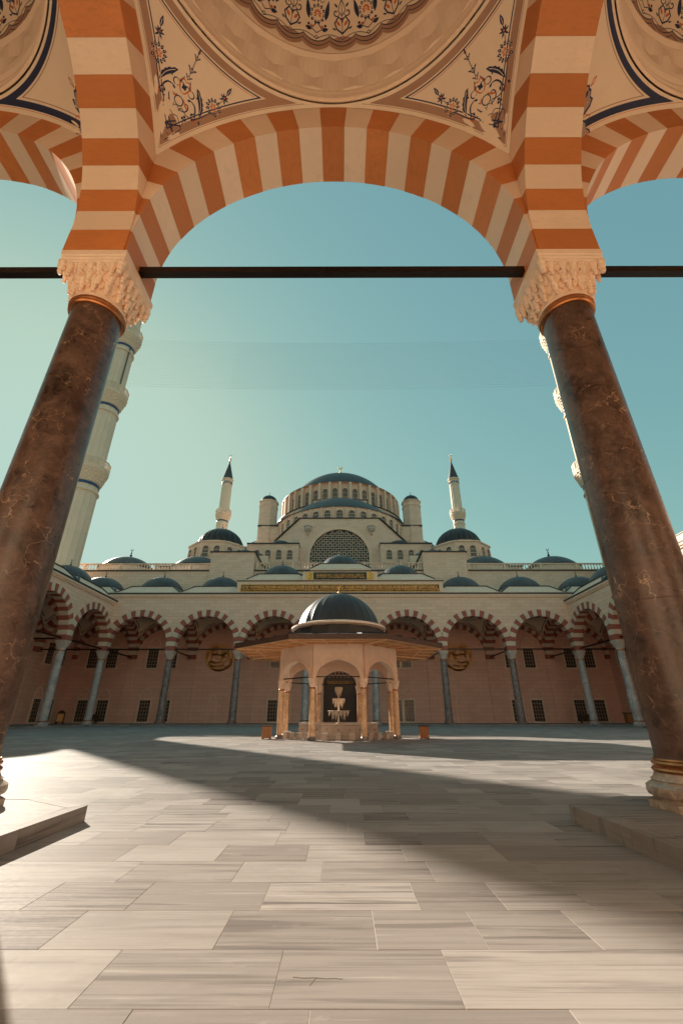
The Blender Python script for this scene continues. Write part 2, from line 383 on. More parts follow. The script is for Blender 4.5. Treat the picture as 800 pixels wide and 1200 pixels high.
for i in range(-12, 114):
    ya = 2.36 + i * RD; yb = ya + RD
    if ya < -3.3 or yb > Y1 - 0.5: continue
    xl, xr = (-2.62, 2.70) if yb < 5.70 else (-28.95, 28.95)
    xs = [x for x in fixed.get(i, [])]
    if not xs: xs = [r_.uniform(-0.4, 0.4)]
    while xs[-1] < xr - 0.3: xs.append(xs[-1] + r_.choice((0.52, 0.62, 0.72, 0.80, 0.80, 0.95)))
    while xs[0] > xl + 0.3: xs.insert(0, xs[0] - r_.choice((0.52, 0.62, 0.72, 0.80, 0.80, 0.95)))
    xs[0] = xl; xs[-1] = xr
    for x0, x1 in zip(xs[:-1], xs[1:]):
        cx, cy = (x0 + x1) / 2, (ya + yb) / 2
        vis = ya > 1.95 and abs(cx - 0.2) < 0.76 * cy + 0.75
        (near if vis and len(near) < 300 else rest).append((cx, cy, x1 - x0))
for cx, cy, w in near:
    key = round(w, 3)
    if key not in slab_cache: slab_cache[key] = slab_mesh(w, RD).mesh('slab', 'slab')
    place('slab', slab_cache[key], floor, (cx, cy, r_.uniform(-0.0006, 0.0005)), rot=(r_.uniform(-.0006, .0006), r_.uniform(-.0006, .0006), 0))
mb = MB()
for cx, cy, w in rest:
    s_ = slab_mesh(w, RD); dz = r_.uniform(-0.0006, 0.0005)
    mb.add([(x + cx, y + cy, z + dz) for x, y, z in s_.v], s_.f)
mb.build('slab', 'slab', floor, kind='stuff', label='streaked marble slabs of the far courtyard floor')

# the dark crack in a slab at the front
mb = MB()
ck = [(-0.02, 2.588), (0.03, 2.581), (0.075, 2.584), (0.12, 2.576), (0.165, 2.579), (0.198, 2.572)]
for p, q in zip(ck[:-1], ck[1:]): mb.bar((p[0], p[1], 0.0006), (q[0], q[1], 0.0006), 0.006, 0.0008)
for p, q in zip([(0.082, 2.582), (0.070, 2.555), (0.058, 2.520)][:-1], [(0.082, 2.582), (0.070, 2.555), (0.058, 2.520)][1:]): mb.bar((p[0], p[1], 0.0006), (q[0], q[1], 0.0006), 0.0035, 0.0008)
mb.build('slab_crack', 'crack', floor)

# raised gallery platforms (setting)
def platform(name, poly, kerbs):
    mb = MB(); mb.prism(poly, -0.005, ZP - 0.03); o = mb.build(name, 'grout'); o['kind'] = 'structure'
    mb = MB(); mb.prism([(x, y) for x, y in poly], ZP - 0.03, ZP); mb.build('paving', 'slab', o)
    for q_, (a, b_) in enumerate(kerbs):
        a, b_ = Vector((a[0], a[1], 0)), Vector((b_[0], b_[1], 0)); n = max(1, round((b_ - a).length / 1.15)); d = (b_ - a) / n
        ang = atan2(d.y, d.x)
        mbk = MB(); ln = d.length; mbk.box(0.003, ln - 0.003, -0.20, 0.014, 0.0, ZP + 0.0012 + 0.0013 * q_)
        me = mbk.mesh('kerb_stone', 'kerb')
        for k in range(min(n, 60)): place('kerb_stone', me, o, a + d * k, (0, 0, ang))
    return o
CL = [(-2.62, -3.2), (-2.62, 5.69), (-3.45, 6.24), (-28.95, 6.24), (-38.3, 6.24), (-38.3, -3.2)]
CR = [(2.70, -3.2), (38.3, -3.2), (38.3, 6.24), (28.95, 6.24), (3.55, 6.24), (2.70, 5.69)]
platform('entrance_platform', list(reversed(CL)), [((-2.62, 5.69), (-2.62, -3.2)), ((-3.45, 6.24), (-2.62, 5.69)), ((-28.95, 6.24), (-3.45, 6.24))])
platform('entrance_platform', CR, [((2.70, -3.2), (2.70, 5.69)), ((2.70, 5.69), (3.55, 6.24)), ((3.55, 6.24), (28.95, 6.24))])
platform('gallery_platform', [(-38.3, 6.24), (-28.95, 6.24), (-28.95, 64.9), (-38.3, 64.9)], [((-28.95, 55.6), (-28.95, 6.24))])
platform('gallery_platform', [(28.95, 6.24), (38.3, 6.24), (38.3, 64.9), (28.95, 64.9)], [((28.95, 6.24), (28.95, 55.6))])
platform('gallery_platform', [(-28.95, 55.61), (28.95, 55.61), (28.95, 64.9), (-28.95, 64.9)], [((28.95, 55.61), (-28.95, 55.61))])

# ------------------------------------------------------------------ arches
def arch_polys(r, ro, clip, zc, zs, n=23, seg=2, gap=0.0):
    """list of (polygon in x-z, is_red); origin on the arch axis"""
    out = []
    def o_pt(a):
        rr = min(ro, clip / max(1e-6, abs(cos(a)))); return (rr * cos(a), zc + rr * sin(a))
    for k in range(n):
        a0, a1 = pi * k / n + gap, pi * (k + 1) / n - gap
        An = [a0 + (a1 - a0) * j / seg for j in range(seg + 1)]
        poly = [(r * cos(a), zc + r * sin(a)) for a in An] + [o_pt(a) for a in reversed(An)]
        out.append((poly, k % 2 == 1))
    for sgn in (1, -1):   # the stilt: one red block on each side
        out.append(([(sgn * r, zc - 0.004), (sgn * clip, zc - 0.004), (sgn * clip, zs), (sgn * r, zs)][::-sgn], True))
    return out
def ring_joined(r, ro, clip, t0, t1, red, pale, zs=ZS, zc=ZCN, n=23):
    mb = MB()
    for poly, is_red in arch_polys(r, ro, clip, zc, zs, n, 1, 0.0008):
        e = 0.0 if is_red else 0.012
        mb.slabxz(poly, t0 + e, t1 - e, red if is_red else pale)
    return mb
def spandrel(mb, a, ro, zc, ztop, y0, y1, mat=None, n=20):
    """wall above an arch between x=-a and a"""
    th0 = acos(min(1, a / ro)); zlow = zc + ro * sin(th0)
    pts = [(ro * cos(th0 + (pi - 2 * th0) * i / n), zc + ro * sin(th0 + (pi - 2 * th0) * i / n)) for i in range(n + 1)]
    pts[0] = (a, zlow); pts[-1] = (-a, zlow)
    vs_, fs_ = [], []
    for (x, z) in pts: vs_ += [(x, y0, z), (x, y0, ztop), (x, y1, z), (x, y1, ztop)]
    for i in range(n):
        p, q = 4 * i, 4 * (i + 1)
        fs_ += [(p, p+1, q+1, q), (p+2, q+2, q+3, p+3), (p, q, q+2, p+2), (p+1, p+3, q+3, q+1)]
    fs_ += [(0, 2, 3, 1), (4*n, 4*n+1, 4*n+3, 4*n+2)]
    mb.add(vs_, fs_, mat)
def vault_mesh(a, b_, rr, zc, ro, nphi=64, dome_rise=None, nel=12):
    """pendentives and dome of a bay, seen from inside; centre at origin, z from the floor"""
    Rs = sqrt(a * a + ro * ro); mb = MB(); rows = 5
    rings = []
    for j in range(rows + 1):
        ring = []
        for i in range(nphi):
            p = 2 * pi * i / nphi; rm = min(a / max(1e-9, abs(cos(p))), b_ / max(1e-9, abs(sin(p))))
            r = rm + (rr - rm) * j / rows; ring.append((r * cos(p), r * sin(p), zc + sqrt(Rs * Rs - r * r)))
        rings.append(ring)
    mb.loft(rings, 'plaster')
    zr = zc + sqrt(Rs * Rs - rr * rr)
    return mb, zr

# ------------------------------------------------------------------ columns
def sq_ring(h, r, t, z, n=32, ph=pi / 32):
    out = []
    for i in range(n):
        p = 2 * pi * i / n + ph; rs = min(h / max(abs(cos(p)), abs(sin(p))), h * 1.36)
        q = r * (1 - t) + rs * t; out.append((q * cos(p), q * sin(p), z))
    return out
def make_column(label, group, detail, m_shaft, m_cap, m_base, m_ring, m_foot):
    z0 = ZP
    t = thing('marble_column', label, 'column', (0, 0, ZP), group=group)
    n = 48 if detail else 20
    # base: octagonal plinth, torus, scotia
    mb = MB(); mb.prism(ngon(8, 0.625, pi / 8), 0.0, 0.07)
    mb.lathe([(0.56, 0.07), (0.565, 0.11), (0.60, 0.118), (0.612, 0.15), (0.605, 0.20), (0.57, 0.222), (0.545, 0.235), (0.535, 0.25), (0.545, 0.26), (0.52, 0.275), (0.50, 0.31), (0.49, 0.335)], n)
    mb.build('base', m_base, t, smooth=True, sharp=40)
    mb = MB(); mb.lathe([(0.475, 0.325), (0.503, 0.335), (0.512, 0.355), (0.500, 0.375), (0.478, 0.382), (0.478, 0.392), (0.495, 0.402), (0.500, 0.42), (0.488, 0.438), (0.472, 0.444), (0.478, 0.45), (0.47, 0.465), (0.43, 0.468)], n)
    mb.build('base_ring', m_foot, t, smooth=True)
    # shaft with a slight taper, in drums with hairline joints
    zz = [0.45, 0.50, 0.60] + [0.6 + (6.85 - 0.6) * i / 12 for i in range(1, 13)] + [7.2]
    pr = []
    for z in zz:
        u = (z - 0.45) / 6.7; r = 0.452 - 0.062 * u + (0.015 if z < 0.47 else 0)
        pr.append((r, z))
    if detail:
        for zj in (2.15, 3.95, 5.6):
            rj = 0.452 - 0.062 * (zj - .45) / 6.7
            pr += [(rj, zj - 0.004), (rj - 0.003, zj), (rj, zj + 0.004)]
        pr.sort(key=lambda q: q[1])
    mb = MB(); mb.lathe(pr, n); mb.build('shaft', m_shaft, t, smooth=True)
    c = 7.31 - ZP
    mb = MB(); mb.lathe([(0.38, c - 0.03), (0.425, c - 0.03), (0.445, c - 0.005), (0.445, c + 0.02), (0.432, c + 0.03), (0.452, c + 0.045), (0.457, c + 0.075), (0.445, c + 0.1), (0.4, c + 0.105)], n)
    mb.build('neck_ring', m_ring, t, smooth=True)
    mb = MB(); q = c + 0.10
    levels = [(0.4, 0.42, 0, q - 0.01), (0.4, 0.44, 0, q + 0.02), (0.4, 0.435, 0, q + 0.07), (0.38, 0.40, 0.12, q + 0.10), (0.40, 0.41, 0.35, q + 0.25), (0.43, 0.43, 0.55, q + 0.34), (0.455, 0.45, 0.75, q + 0.45), (0.49, 0.47, 0.9, q + 0.58), (0.51, 0.48, 0.97, q + 0.66),
              (0.52, 0.5, 1, q + 0.67), (0.52, 0.5, 1, q + 0.71), (0.535, 0.5, 1, q + 0.73), (0.535, 0.5, 1, q + 0.765), (0.55, 0.5, 1, q + 0.785), (0.55, 0.5, 1, q + 0.83), (0.563, 0.5, 1, q + 0.85), (0.563, 0.5, 1, 8.372 - ZP)]
    rings = []
    for h, r, tt, z in levels:
        if tt < 1: rings.append(sq_ring(h, r, tt, z))
        else: rings.append(sq_ring(h, r, 1, z) if False else [(max(-h, min(h, 2*h*cos(2*pi*i/32+pi/32))), max(-h, min(h, 2*h*sin(2*pi*i/32+pi/32))), z) for i in range(32)])
    mb.loft(rings, cap0=True, cap1=True)
    cap = mb.build('capital', m_cap, t)
    # muqarnas: tiers of hanging drops
    mb = MB()
    drop = [(0.004, 0), (0.022, 0.012), (0.033, 0.035), (0.026, 0.058), (0.018, 0.066), (0.034, 0.085), (0.040, 0.11), (0.030, 0.125), (0.048, 0.15), (0.060, 0.20), (0.064, 0.235)]
    tiers = ((q + 0.085, 0.10, 0.445, 0.42, 14), (q + 0.235, 0.45, 0.47, 0.46, 18), (q + 0.385, 0.85, 0.49, 0.51, 20)) if detail else ((q + 0.12, 0.2, 0.41, 0.41, 12), (q + 0.36, 0.7, 0.46, 0.48, 16))
    for (zt, tt, r, h, k) in tiers:
        for i in range(k):
            p = 2 * pi * (i + 0.5 * (tiers.index((zt, tt, r, h, k)) % 2)) / k
            rs = min(h / max(abs(cos(p)), abs(sin(p))), h * 1.33); d = r * (1 - tt) + rs * tt + (0.012 if detail else -0.012)
            s_ = 1.12 if detail else 1.3
            mb.lathe([(a * s_, b_ * s_) for a, b_ in (drop if detail else drop[::3])], 7 if detail else 5, (d * cos(p), d * sin(p), zt), a0=p, a1=p + 2 * pi)
            if detail:   # small pointed bracket above each pair of drops
                p2 = p + pi / k; rs = min(h / max(abs(cos(p2)), abs(sin(p2))), h * 1.33); d2 = r * (1 - tt) + rs * tt - 0.02
                cx, cy = d2 * cos(p2), d2 * sin(p2); tx, ty = -sin(p2), cos(p2); w = 0.048
                ix, iy = cos(p2), sin(p2)
                pts = [(cx - tx*w, cy - ty*w, zt + 0.235), (cx + tx*w, cy + ty*w, zt + 0.235), (cx + tx*w*.8, cy + ty*w*.8, zt + 0.14), (cx, cy, zt + 0.08), (cx - tx*w*.8, cy - ty*w*.8, zt + 0.14)]
                vs_ = [(x + ix*0.03, y + iy*0.03, z) for x, y, z in pts] + [(x - ix*0.03, y - iy*0.03, z) for x, y, z in pts]
                mb.add(vs_, [(0,1,2,3,4), (9,8,7,6,5)] + [((i_+1) % 5, i_, 5 + i_, 5 + (i_+1) % 5) for i_ in range(5)])
    if detail:
        for sx in (-1, 1):
            for sy in (-1, 1):
                mb.lathe([(0.006, 0), (0.035, 0.02), (0.05, 0.055), (0.035, 0.09), (0.06, 0.12), (0.07, 0.16), (0.05, 0.19), (0.075, 0.23), (0.08, 0.30)], 8, (sx * 0.505, sy * 0.505, q + 0.42))
    mb.build('muqarnas_drops', m_cap, cap, kind='stuff')
    return t
XN = [-29.67, -21.17, -12.67, -4.09, 4.13, 12.67, 21.17, 29.67]
NG = 'brown columns of the near gallery'
c0 = make_column('dark brown veined marble column in the left foreground with carved capital', NG, True, 'emperador', 'capital', 'base_marble', 'copper', 'copper')
c0.location = (XN[3], YC, ZP)
c1 = copy_tree(c0, loc=(XN[4], YC, ZP), label='dark brown veined marble column in the right foreground, its moulded base and copper rings showing', rz=pi)
del c1['group']; del c0['group']
for i in (0, 1, 2, 5, 6, 7):
    c_ = copy_tree(c0, loc=(XN[i], YC, ZP), rz=pi / 2 * (i % 4), label='dark brown marble column of the near gallery, outside the picture'); c_['group'] = NG
far_lab = {-3: 'veined grey column third left of the fountain on the far gallery, next to the corner', }
names_b = {0: 'pale grey column where the left and far galleries meet', 7: 'pale grey column where the right and far galleries meet',
           1: 'mottled grey column of the far gallery, next to the left corner column', 2: 'mottled grey column nearest the fountain on its left, right of the left gold roundel',
           3: 'blue grey far column seen through the left side of the fountain', 4: 'blue grey far column seen through the right side of the fountain',
           5: 'mottled grey column nearest the fountain on its right, left of the right gold roundel', 6: 'mottled grey column of the far gallery, next to the right corner column'}
GB = 'columns of the courtyard galleries'
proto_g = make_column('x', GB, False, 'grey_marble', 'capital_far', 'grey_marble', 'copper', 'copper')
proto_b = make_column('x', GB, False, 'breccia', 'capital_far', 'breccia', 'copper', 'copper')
used = set()
def put_col(proto, loc, label):
    if proto.name in used: c_ = copy_tree(proto, loc=loc, label=label)
    else: used.add(proto.name); c_ = proto; c_.location = loc; c_['label'] = label
    c_['group'] = GB
    return c_
for i in range(8):
    put_col(proto_g if i in (0, 7, 3, 4) else proto_b, (-XS + i * L, Y1, ZP), names_b[i])
side_names = {5: 'pale grey column of the %s gallery, one bay nearer than the corner column', 4: 'pale grey column of the %s gallery, two bays nearer than the corner, by the foreground column'}
for sx, w in ((-1, 'left'), (1, 'right')):
    for j in range(1, 6):
        put_col(proto_g, (sx * XS, YC + j * L, ZP), (side_names[j] % w) if j in side_names else 'pale grey column of the %s gallery hidden behind the foreground column' % w)

# ------------------------------------------------------------------ courtyard galleries (far, left, right)
A4 = L / 2; R4 = A4 - 0.56; RO4 = R4 + 0.82
def dome_finial_small(parent, z): return finial(parent, (0, 0, z), 1.1)
def rib_mod(n, amp): return lambda a: 1 + amp * abs(sin(a * n / 2))
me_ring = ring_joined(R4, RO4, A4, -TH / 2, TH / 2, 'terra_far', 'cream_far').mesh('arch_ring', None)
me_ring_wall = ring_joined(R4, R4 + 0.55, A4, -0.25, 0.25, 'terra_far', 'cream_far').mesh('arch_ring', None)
mbs = {}
for top in (14.6, 15.6):
    mb = MB(); spandrel(mb, A4 - 0.001, RO4 - 0.01, ZCN, top, -TH / 2 + 0.03, TH / 2 - 0.03); mbs[top] = mb.mesh('arcade_wall', 'wall')
mb = MB(); spandrel(mb, A4 - 0.001, RO4 - 0.01, ZCN, 14.4, -TH / 2 + 0.03, TH / 2 - 0.03); me_cross = mb.mesh('cross_wall', 'wall_in')
def far_vault():
    a = A4 - TH / 2; rr = a - 0.05; mb, zr = vault_mesh(a, a, rr, ZCN, RO4, 48)
    mb.lathe([(rr, zr), (rr - 0.12, zr + 0.02), (rr - 0.12, zr + 0.2)] + [((rr - 0.12) * cos(e), zr + 0.2 + (rr - 0.12) * 0.8 * sin(e)) for e in [pi / 2 * i / 8 for i in range(1, 9)]], 48, mat='plaster')
    # painted border triangles of the pendentives
    Rs = sqrt(a * a + RO4 * RO4)
    for q in range(4):
        for (d1, d2) in ((0.14, 0.21),):
            for sw in (0, 1):
                ps = []
                for k in range(13):
                    row = []
                    for d in (d1, d2):
                        x = a - d; y0 = sqrt(max(0.0, (rr + 0.15) ** 2 - x * x)); y = y0 + (a - d - y0) * k / 12
                        row.append((x, y) if not sw else (y, x))
                    ps.append(row)
                vs_ = []
                for row in ps:
                    for (x, y) in row:
                        z = sqrt(Rs * Rs - x * x - y * y); f = (Rs - 0.02) / Rs
                        X, Y = (x * cos(q * pi / 2) - y * sin(q * pi / 2), x * sin(q * pi / 2) + y * cos(q * pi / 2)); vs_.append((X * f, Y * f, ZCN + z * f))
                mb.add(vs_, [(2*k, 2*k+1, 2*k+3, 2*k+2) for k in range(12)], 'navy')
    return mb.mesh('vault', None, True, 30), zr
me_vault, ZRF = far_vault()
def dome_base_mesh(h0=14.4, h1=16.95, w=A4 - 0.12, o=2.75, top=3.15):
    mb = MB(); c = [(w, w), (-w, w), (-w, -w), (w, -w)]
    # square that turns into an octagon by sloping corner roofs
    oc = [(top, o), (o, top), (-o, top), (-top, o), (-top, -o), (-o, -top), (o, -top), (top, -o)]
    hm = 15.95
    sqv = [(x, y, h0) for x, y in c]; vs_ = sqv + [(x, y, hm) for x, y in c] + [(x, y, h1) for x, y in oc]
    fs_ = [(0,1,5,4), (1,2,6,5), (2,3,7,6), (3,0,4,7), (8,9,10,11,12,13,14,15)]
    fs_ += [(4, 9, 8), (5, 11, 10), (6, 13, 12), (7, 15, 14)]
    fs_ += [(4, 5, 10, 9), (5, 6, 12, 11), (6, 7, 14, 13), (7, 4, 8, 15)]
    mb.add(vs_, fs_, 'wall_plain')
    # dark lead edge along the slopes and the top
    for k in range(8):
        p, q = oc[k], oc[(k + 1) % 8]; mb.bar((p[0], p[1], h1 + 0.04), (q[0], q[1], h1 + 0.04), 0.22, 0.10, 'lead_edge')
    for cc, (i, j) in zip(c, ((0, 1), (2, 3), (4, 5), (6, 7))):
        for kk in (i, j): mb.bar((cc[0], cc[1], hm + 0.04), (oc[kk][0], oc[kk][1], h1 + 0.04), 0.22, 0.10, 'lead_edge')
    return mb.mesh('dome_base', None)
me_dbase = dome_base_mesh()
def cap_dome_mesh(r, rise, nribs=24, n=72, name='dome', amp=0.018, mat='lead_blue', skirt=0.12):
    mb = MB(); mb.lathe([(r * 1.02, -skirt), (r * 1.02, 0)] + arc_profile(r, rise, 12), n, mod=rib_mod(nribs, amp))
    return mb.mesh(name, mat, True, 60)
me_dcap = cap_dome_mesh(3.02, 2.1)
mb = MB(); mb.bar((-A4, 0, 8.60), (A4, 0, 8.60), 0.14, 0.16); me_rod = mb.mesh('tie_rod', 'iron')

def bay(parent, loc, rz, top=15.6, wall=True, front=True, cross=True, back=True, dome_dz=0.0, label=None, dome_label=None):
    """one bay: loc = middle of the column line; local y runs into the gallery"""
    R = Matrix.Rotation(rz, 3, 'Z')
    def at(x, y, z=0): v = R @ Vector((x, y, 0)); return (loc[0] + v.x, loc[1] + v.y, z)
    if front:
        w = place('arcade_wall', mbs[top], parent, at(0, 0), (0, 0, rz))
        place('arch_ring', me_ring, w, kind='stuff'); place('tie_rod', me_rod, parent, at(0, 0), (0, 0, rz))
    if cross:
        w = place('cross_wall', me_cross, parent, at(-A4, A4), (0, 0, rz + pi / 2)); place('arch_ring', me_ring, w, kind='stuff')
        place('tie_rod', me_rod, parent, at(-A4, A4), (0, 0, rz + pi / 2))
    if back:
        place('wall_arch', me_ring_wall, parent, at(0, L - 0.26), (0, 0, rz), kind='stuff')
    place('vault', me_vault, parent, at(0, A4), (0, 0, rz))
    if dome_dz is not None:
        b_ = place('dome_base', me_dbase, parent, at(0, A4, dome_dz + (top - 15.6)), (0, 0, rz))
        d = place('dome', me_dcap, parent, at(0, A4, 17.02 + dome_dz + (top - 15.6)), (0, 0, rz), label=dome_label)
        finial(d, (0, 0, 2.05), 1.0)
        if dome_dz > 0.5:
            mb = MB(); w_ = A4 - 0.14
            for q in range(4):
                a, b2 = cos(q * pi / 2), sin(q * pi / 2); p = [(-w_, -w_), (w_, -w_), (w_, -w_ + 0.3), (-w_, -w_ + 0.3)]
                mb.prism([(x * a - y * b2, x * b2 + y * a) for x, y in p], 15.61, 15.97 + dome_dz - 0.8, 'wall_plain')
            mb.build('dome_podium', None, b_, loc=(0, 0, -dome_dz))

gb = thing('far_gallery', 'arcaded gallery across the far end of the courtyard, behind the fountain', 'gallery', (0, Y1, 0), group=None)
gl = thing('left_gallery', 'arcaded gallery down the left side of the courtyard, mostly behind the left column', 'gallery', (-XS, YC, 0))
gr = thing('right_gallery', 'arcaded gallery down the right side of the courtyard, mostly behind the right column', 'gallery', (XS, YC, 0))
for i in range(-3, 4):
    dz = {0: 3.25, 1: 1.75, -1: 1.75}.get(i, 0.0)
    bay(gb, (i * L, 0, 0), 0.0, 15.6, dome_dz=dz)
# corner bays of the far gallery: arches into the side galleries come from bay(); close the last one
bay(gb, (-XS - A4, 0, 0), 0.0, 15.6, front=False, cross=False, dome_dz=0.0)
bay(gb, (XS + A4, 0, 0), 0.0, 15.6, front=False, cross=True, dome_dz=0.0)
for j in range(6):
    bay(gl, (0, (j + 0.5) * L, 0), pi / 2, 14.6); bay(gr, (0, (j + 0.5) * L, 0), -pi / 2, 14.6)
for gsd, s in ((gl, -1), (gr, 1)):   # opening of the side gallery into the corner bay
    if s < 0:
        w = place('cross_wall', me_cross, gsd, (-A4, 6 * L, 0)); place('arch_ring', me_ring, w, kind='stuff'); place('tie_rod', me_rod, gsd, (-A4, 6 * L, 0))
# roofs, cornices
mb = MB(); mb.box(-XS - L - 0.1, XS + L + 0.1, -TH / 2 + 0.02, L, 15.2, 15.60); mb.build('roof', 'lead', gb)
mb = MB(); mb.box(-XS - TH / 2, XS + TH / 2, -TH / 2 - 0.10, -TH / 2 + 0.03, 15.02, 15.20, 'wall_plain'); mb.box(-XS - TH / 2, XS + TH / 2, -TH / 2 - 0.20, -TH / 2 + 0.03, 15.20, 15.44, 'wall_plain')
mb.box(-XS - TH / 2, XS + TH / 2, -TH / 2 - 0.26, -TH / 2 + 0.04, 15.44, 15.62, 'lead_edge'); mb.build('cornice', None, gb)
for gsd, s in ((gl, -1), (gr, 1)):
    x0, x1 = sorted((-s * TH / 2, s * L)); mb = MB(); mb.box(x0 + 0.02, x1 - 0.02, 0, 6 * L - TH / 2 - 0.02, 14.2, 14.6); mb.build('roof', 'lead', gsd)
    mb = MB()
    for (d, z0, z1, mt) in ((0.10, 14.02, 14.2, 'wall_plain'), (0.20, 14.2, 14.44, 'wall_plain'), (0.26, 14.44, 14.62, 'lead_edge')):
        x0, x1 = sorted((-s * (TH / 2 + d), -s * (TH / 2 - 0.03))); mb.box(x0, x1, 0, 6 * L + (0.02 if s else 0), z0, z1, mt)
    mb.build('cornice', None, gsd)
    # outer wall of the side gallery
    x0, x1 = sorted((s * L, s * (L + 0.6))); mb = MB(); mb.box(x0, x1, -L - 0.6, 7 * L, -0.5, 14.9, 'wall_in'); ow = mb.build('outer_wall', None, gsd)
    for j in range(7):
        mb = MB(); x0, x1 = sorted((s * (L - 0.14), s * (L + 0.01))); mb.box(x0, x1, j * L - 0.55, j * L + 0.55, 0.0, 8.35); mb.build('pilaster', 'wall_in', ow)

# windows of the gallery walls
def window_meshes():
    fr = MB(); w, h = 0.72, 2.65
    fr.box(-w - 0.2, -w, -0.16, 0.02, -0.2, h + 0.2, 'wall_plain'); fr.box(w, w + 0.2, -0.16, 0.02, -0.2, h + 0.2, 'wall_plain')
    fr.box(-w, w, -0.16, 0.02, h, h + 0.2, 'wall_plain'); fr.box(-w, w, -0.18, 0.02, -0.2, 0.0, 'wall_plain')
    # pointed blind arch above
    n = 10; pts = []
    for i in range(2 * n + 1):
        u = -1 + i / n; x = 0.86 * u; z = h + 0.3 + 1.15 * (1 - abs(u) ** 1.9) ** 0.8; pts.append((x, z))
    for p, q in zip(pts[:-1], pts[1:]): fr.bar((p[0], -0.06, p[1]), (q[0], -0.06, q[1]), 0.12, 0.16, 'wall_plain', up=(0, 1, 0))
    gl_ = MB(); gl_.box(-w, w, -0.03, 0.0, 0, h, 'glass')
    gr_ = MB()
    for i in range(1, 4): x = -w + 2 * w * i / 4; gr_.box(x - 0.045, x + 0.045, -0.10, -0.06, 0, h)
    for i in range(1, 6): z = h * i / 6; gr_.box(-w, w, -0.12, -0.10, z - 0.045, z + 0.045)
    return fr.mesh('window', None), gl_.mesh('pane', None), gr_.mesh('grille', 'grille_metal')
me_win, me_pane, me_grille = window_meshes()
def add_window(parent, loc, rz=0.0, label=None):
    w = place('window', me_win, parent, loc, (0, 0, rz), label=label)
    place('pane', me_pane, w); place('grille', me_grille, w)
for gsd, s in ((gl, -1), (gr, 1)):
    for j in range(7):
        yc = (j + 0.5) * L
        if j % 2 == 0:
            for dd in (-1.35, 1.35):
                for z in (0.35, 7.2): add_window(gsd, (s * (L - 0.01), yc + dd, z), -s * pi / 2)

# ------------------------------------------------------------------ mosque, front wall
XM = -0.35                                   # the mosque axis sits a little left of the camera
mq = thing('mosque', 'great domed mosque rising behind the far gallery with its tiers of domes', 'mosque', (0, 65, 0))
YF = 64.9 - 65                               # front wall plane in mosque coordinates
mb = MB(); mb.box(-46, -2.4, YF + 0.0, YF + 1.4, -0.5, 21.6); mb.box(2.4, 46, YF, YF + 1.4, -0.5, 21.6); mb.box(-2.4, 2.4, YF, YF + 1.4, 8.4, 21.6)
fw = mb.build('front_wall', 'wall_in', mq)
mb = MB(); mb.box(-46.1, 46.1, YF - 0.04, YF + 1.3, 15.7, 21.45, 'wall'); mb.box(-46.2, 46.2, YF - 0.22, YF + 1.3, 21.45, 21.62, 'lead_edge'); mb.build('upper_front_wall', None, mq)
for i in range(-4, 4):
    mb = MB(); x = (i + 0.5) * L
    mb.box(x - 0.55, x + 0.55, YF - 0.16, YF + 0.01, 0.0, 8.35); mb.build('pilaster', 'wall_in', fw)
for i in (-3, 3, -1, 1, -4, 4):
    x = i * L
    for d in (-1.35, 1.35):
        lab = 'window with a lamp lit behind its grille' if (i == 1 and d < 0) else None
        add_window(fw, (x + d * (1 if abs(i) != 1 else 0.55), YF - 0.005, 0.35), label=lab)
        add_window(fw, (x + d * (1 if abs(i) != 1 else 0.55), YF - 0.005, 7.2))
# blind niches below the roundels
for i in (-2, 2):
    x = i * L + (0.0 if i > 0 else 0.0) - 0.6 * (1 if i < 0 else 1)
    mb = MB(); mb.box(x - 1.4, x + 1.4, YF - 0.10, YF + 0.01, 0.1, 5.2, 'wall_in')
    pts = []
    for k in range(13):
        u = -1 + k / 6; pts.append((x + 0.62 * u, 2.6 + 1.2 * (1 - abs(u) ** 1.8) ** 0.8))
    pl = [(x - 0.62, 0.15)] + pts + [(x + 0.62, 0.15)]
    for p, q in zip(pl[:-1], pl[1:]): mb.bar((p[0], YF - 0.14, p[1]), (q[0], YF - 0.14, q[1]), 0.10, 0.14, 'wall_plain', up=(0, 1, 0))
    mb.build('niche', None, fw)

# gilded calligraphy: brush-like strokes
def stroke(mb, pts, w0, y, th=0.05, mat=None):
    """a pen stroke through pts (x, z) with a swelling width"""
    n = len(pts)
    for i in range(n - 1):
        (x0, z0), (x1, z1) = pts[i], pts[i + 1]; dx, dz = x1 - x0, z1 - z0; l = max(1e-6, sqrt(dx * dx + dz * dz)); nx, nz = -dz / l, dx / l
        a = w0 * (0.35 + 0.65 * sin(pi * (i + 0.3) / n)); b_ = w0 * (0.35 + 0.65 * sin(pi * (i + 1.3) / n)) if i < n - 2 else w0 * 0.2
        q = [(x0 - nx*a, z0 - nz*a), (x0 + nx*a, z0 + nz*a), (x1 + nx*b_, z1 + nz*b_), (x1 - nx*b_, z1 - nz*b_)]
        mb.slabxz(q[::-1], y - th, y, mat)
def arcp(cx, cz, rx, rz, a0, a1, n=12): return [(cx + rx * cos(radians(a0 + (a1 - a0) * i / n)), cz + rz * sin(radians(a0 + (a1 - a0) * i / n))) for i in range(n + 1)]
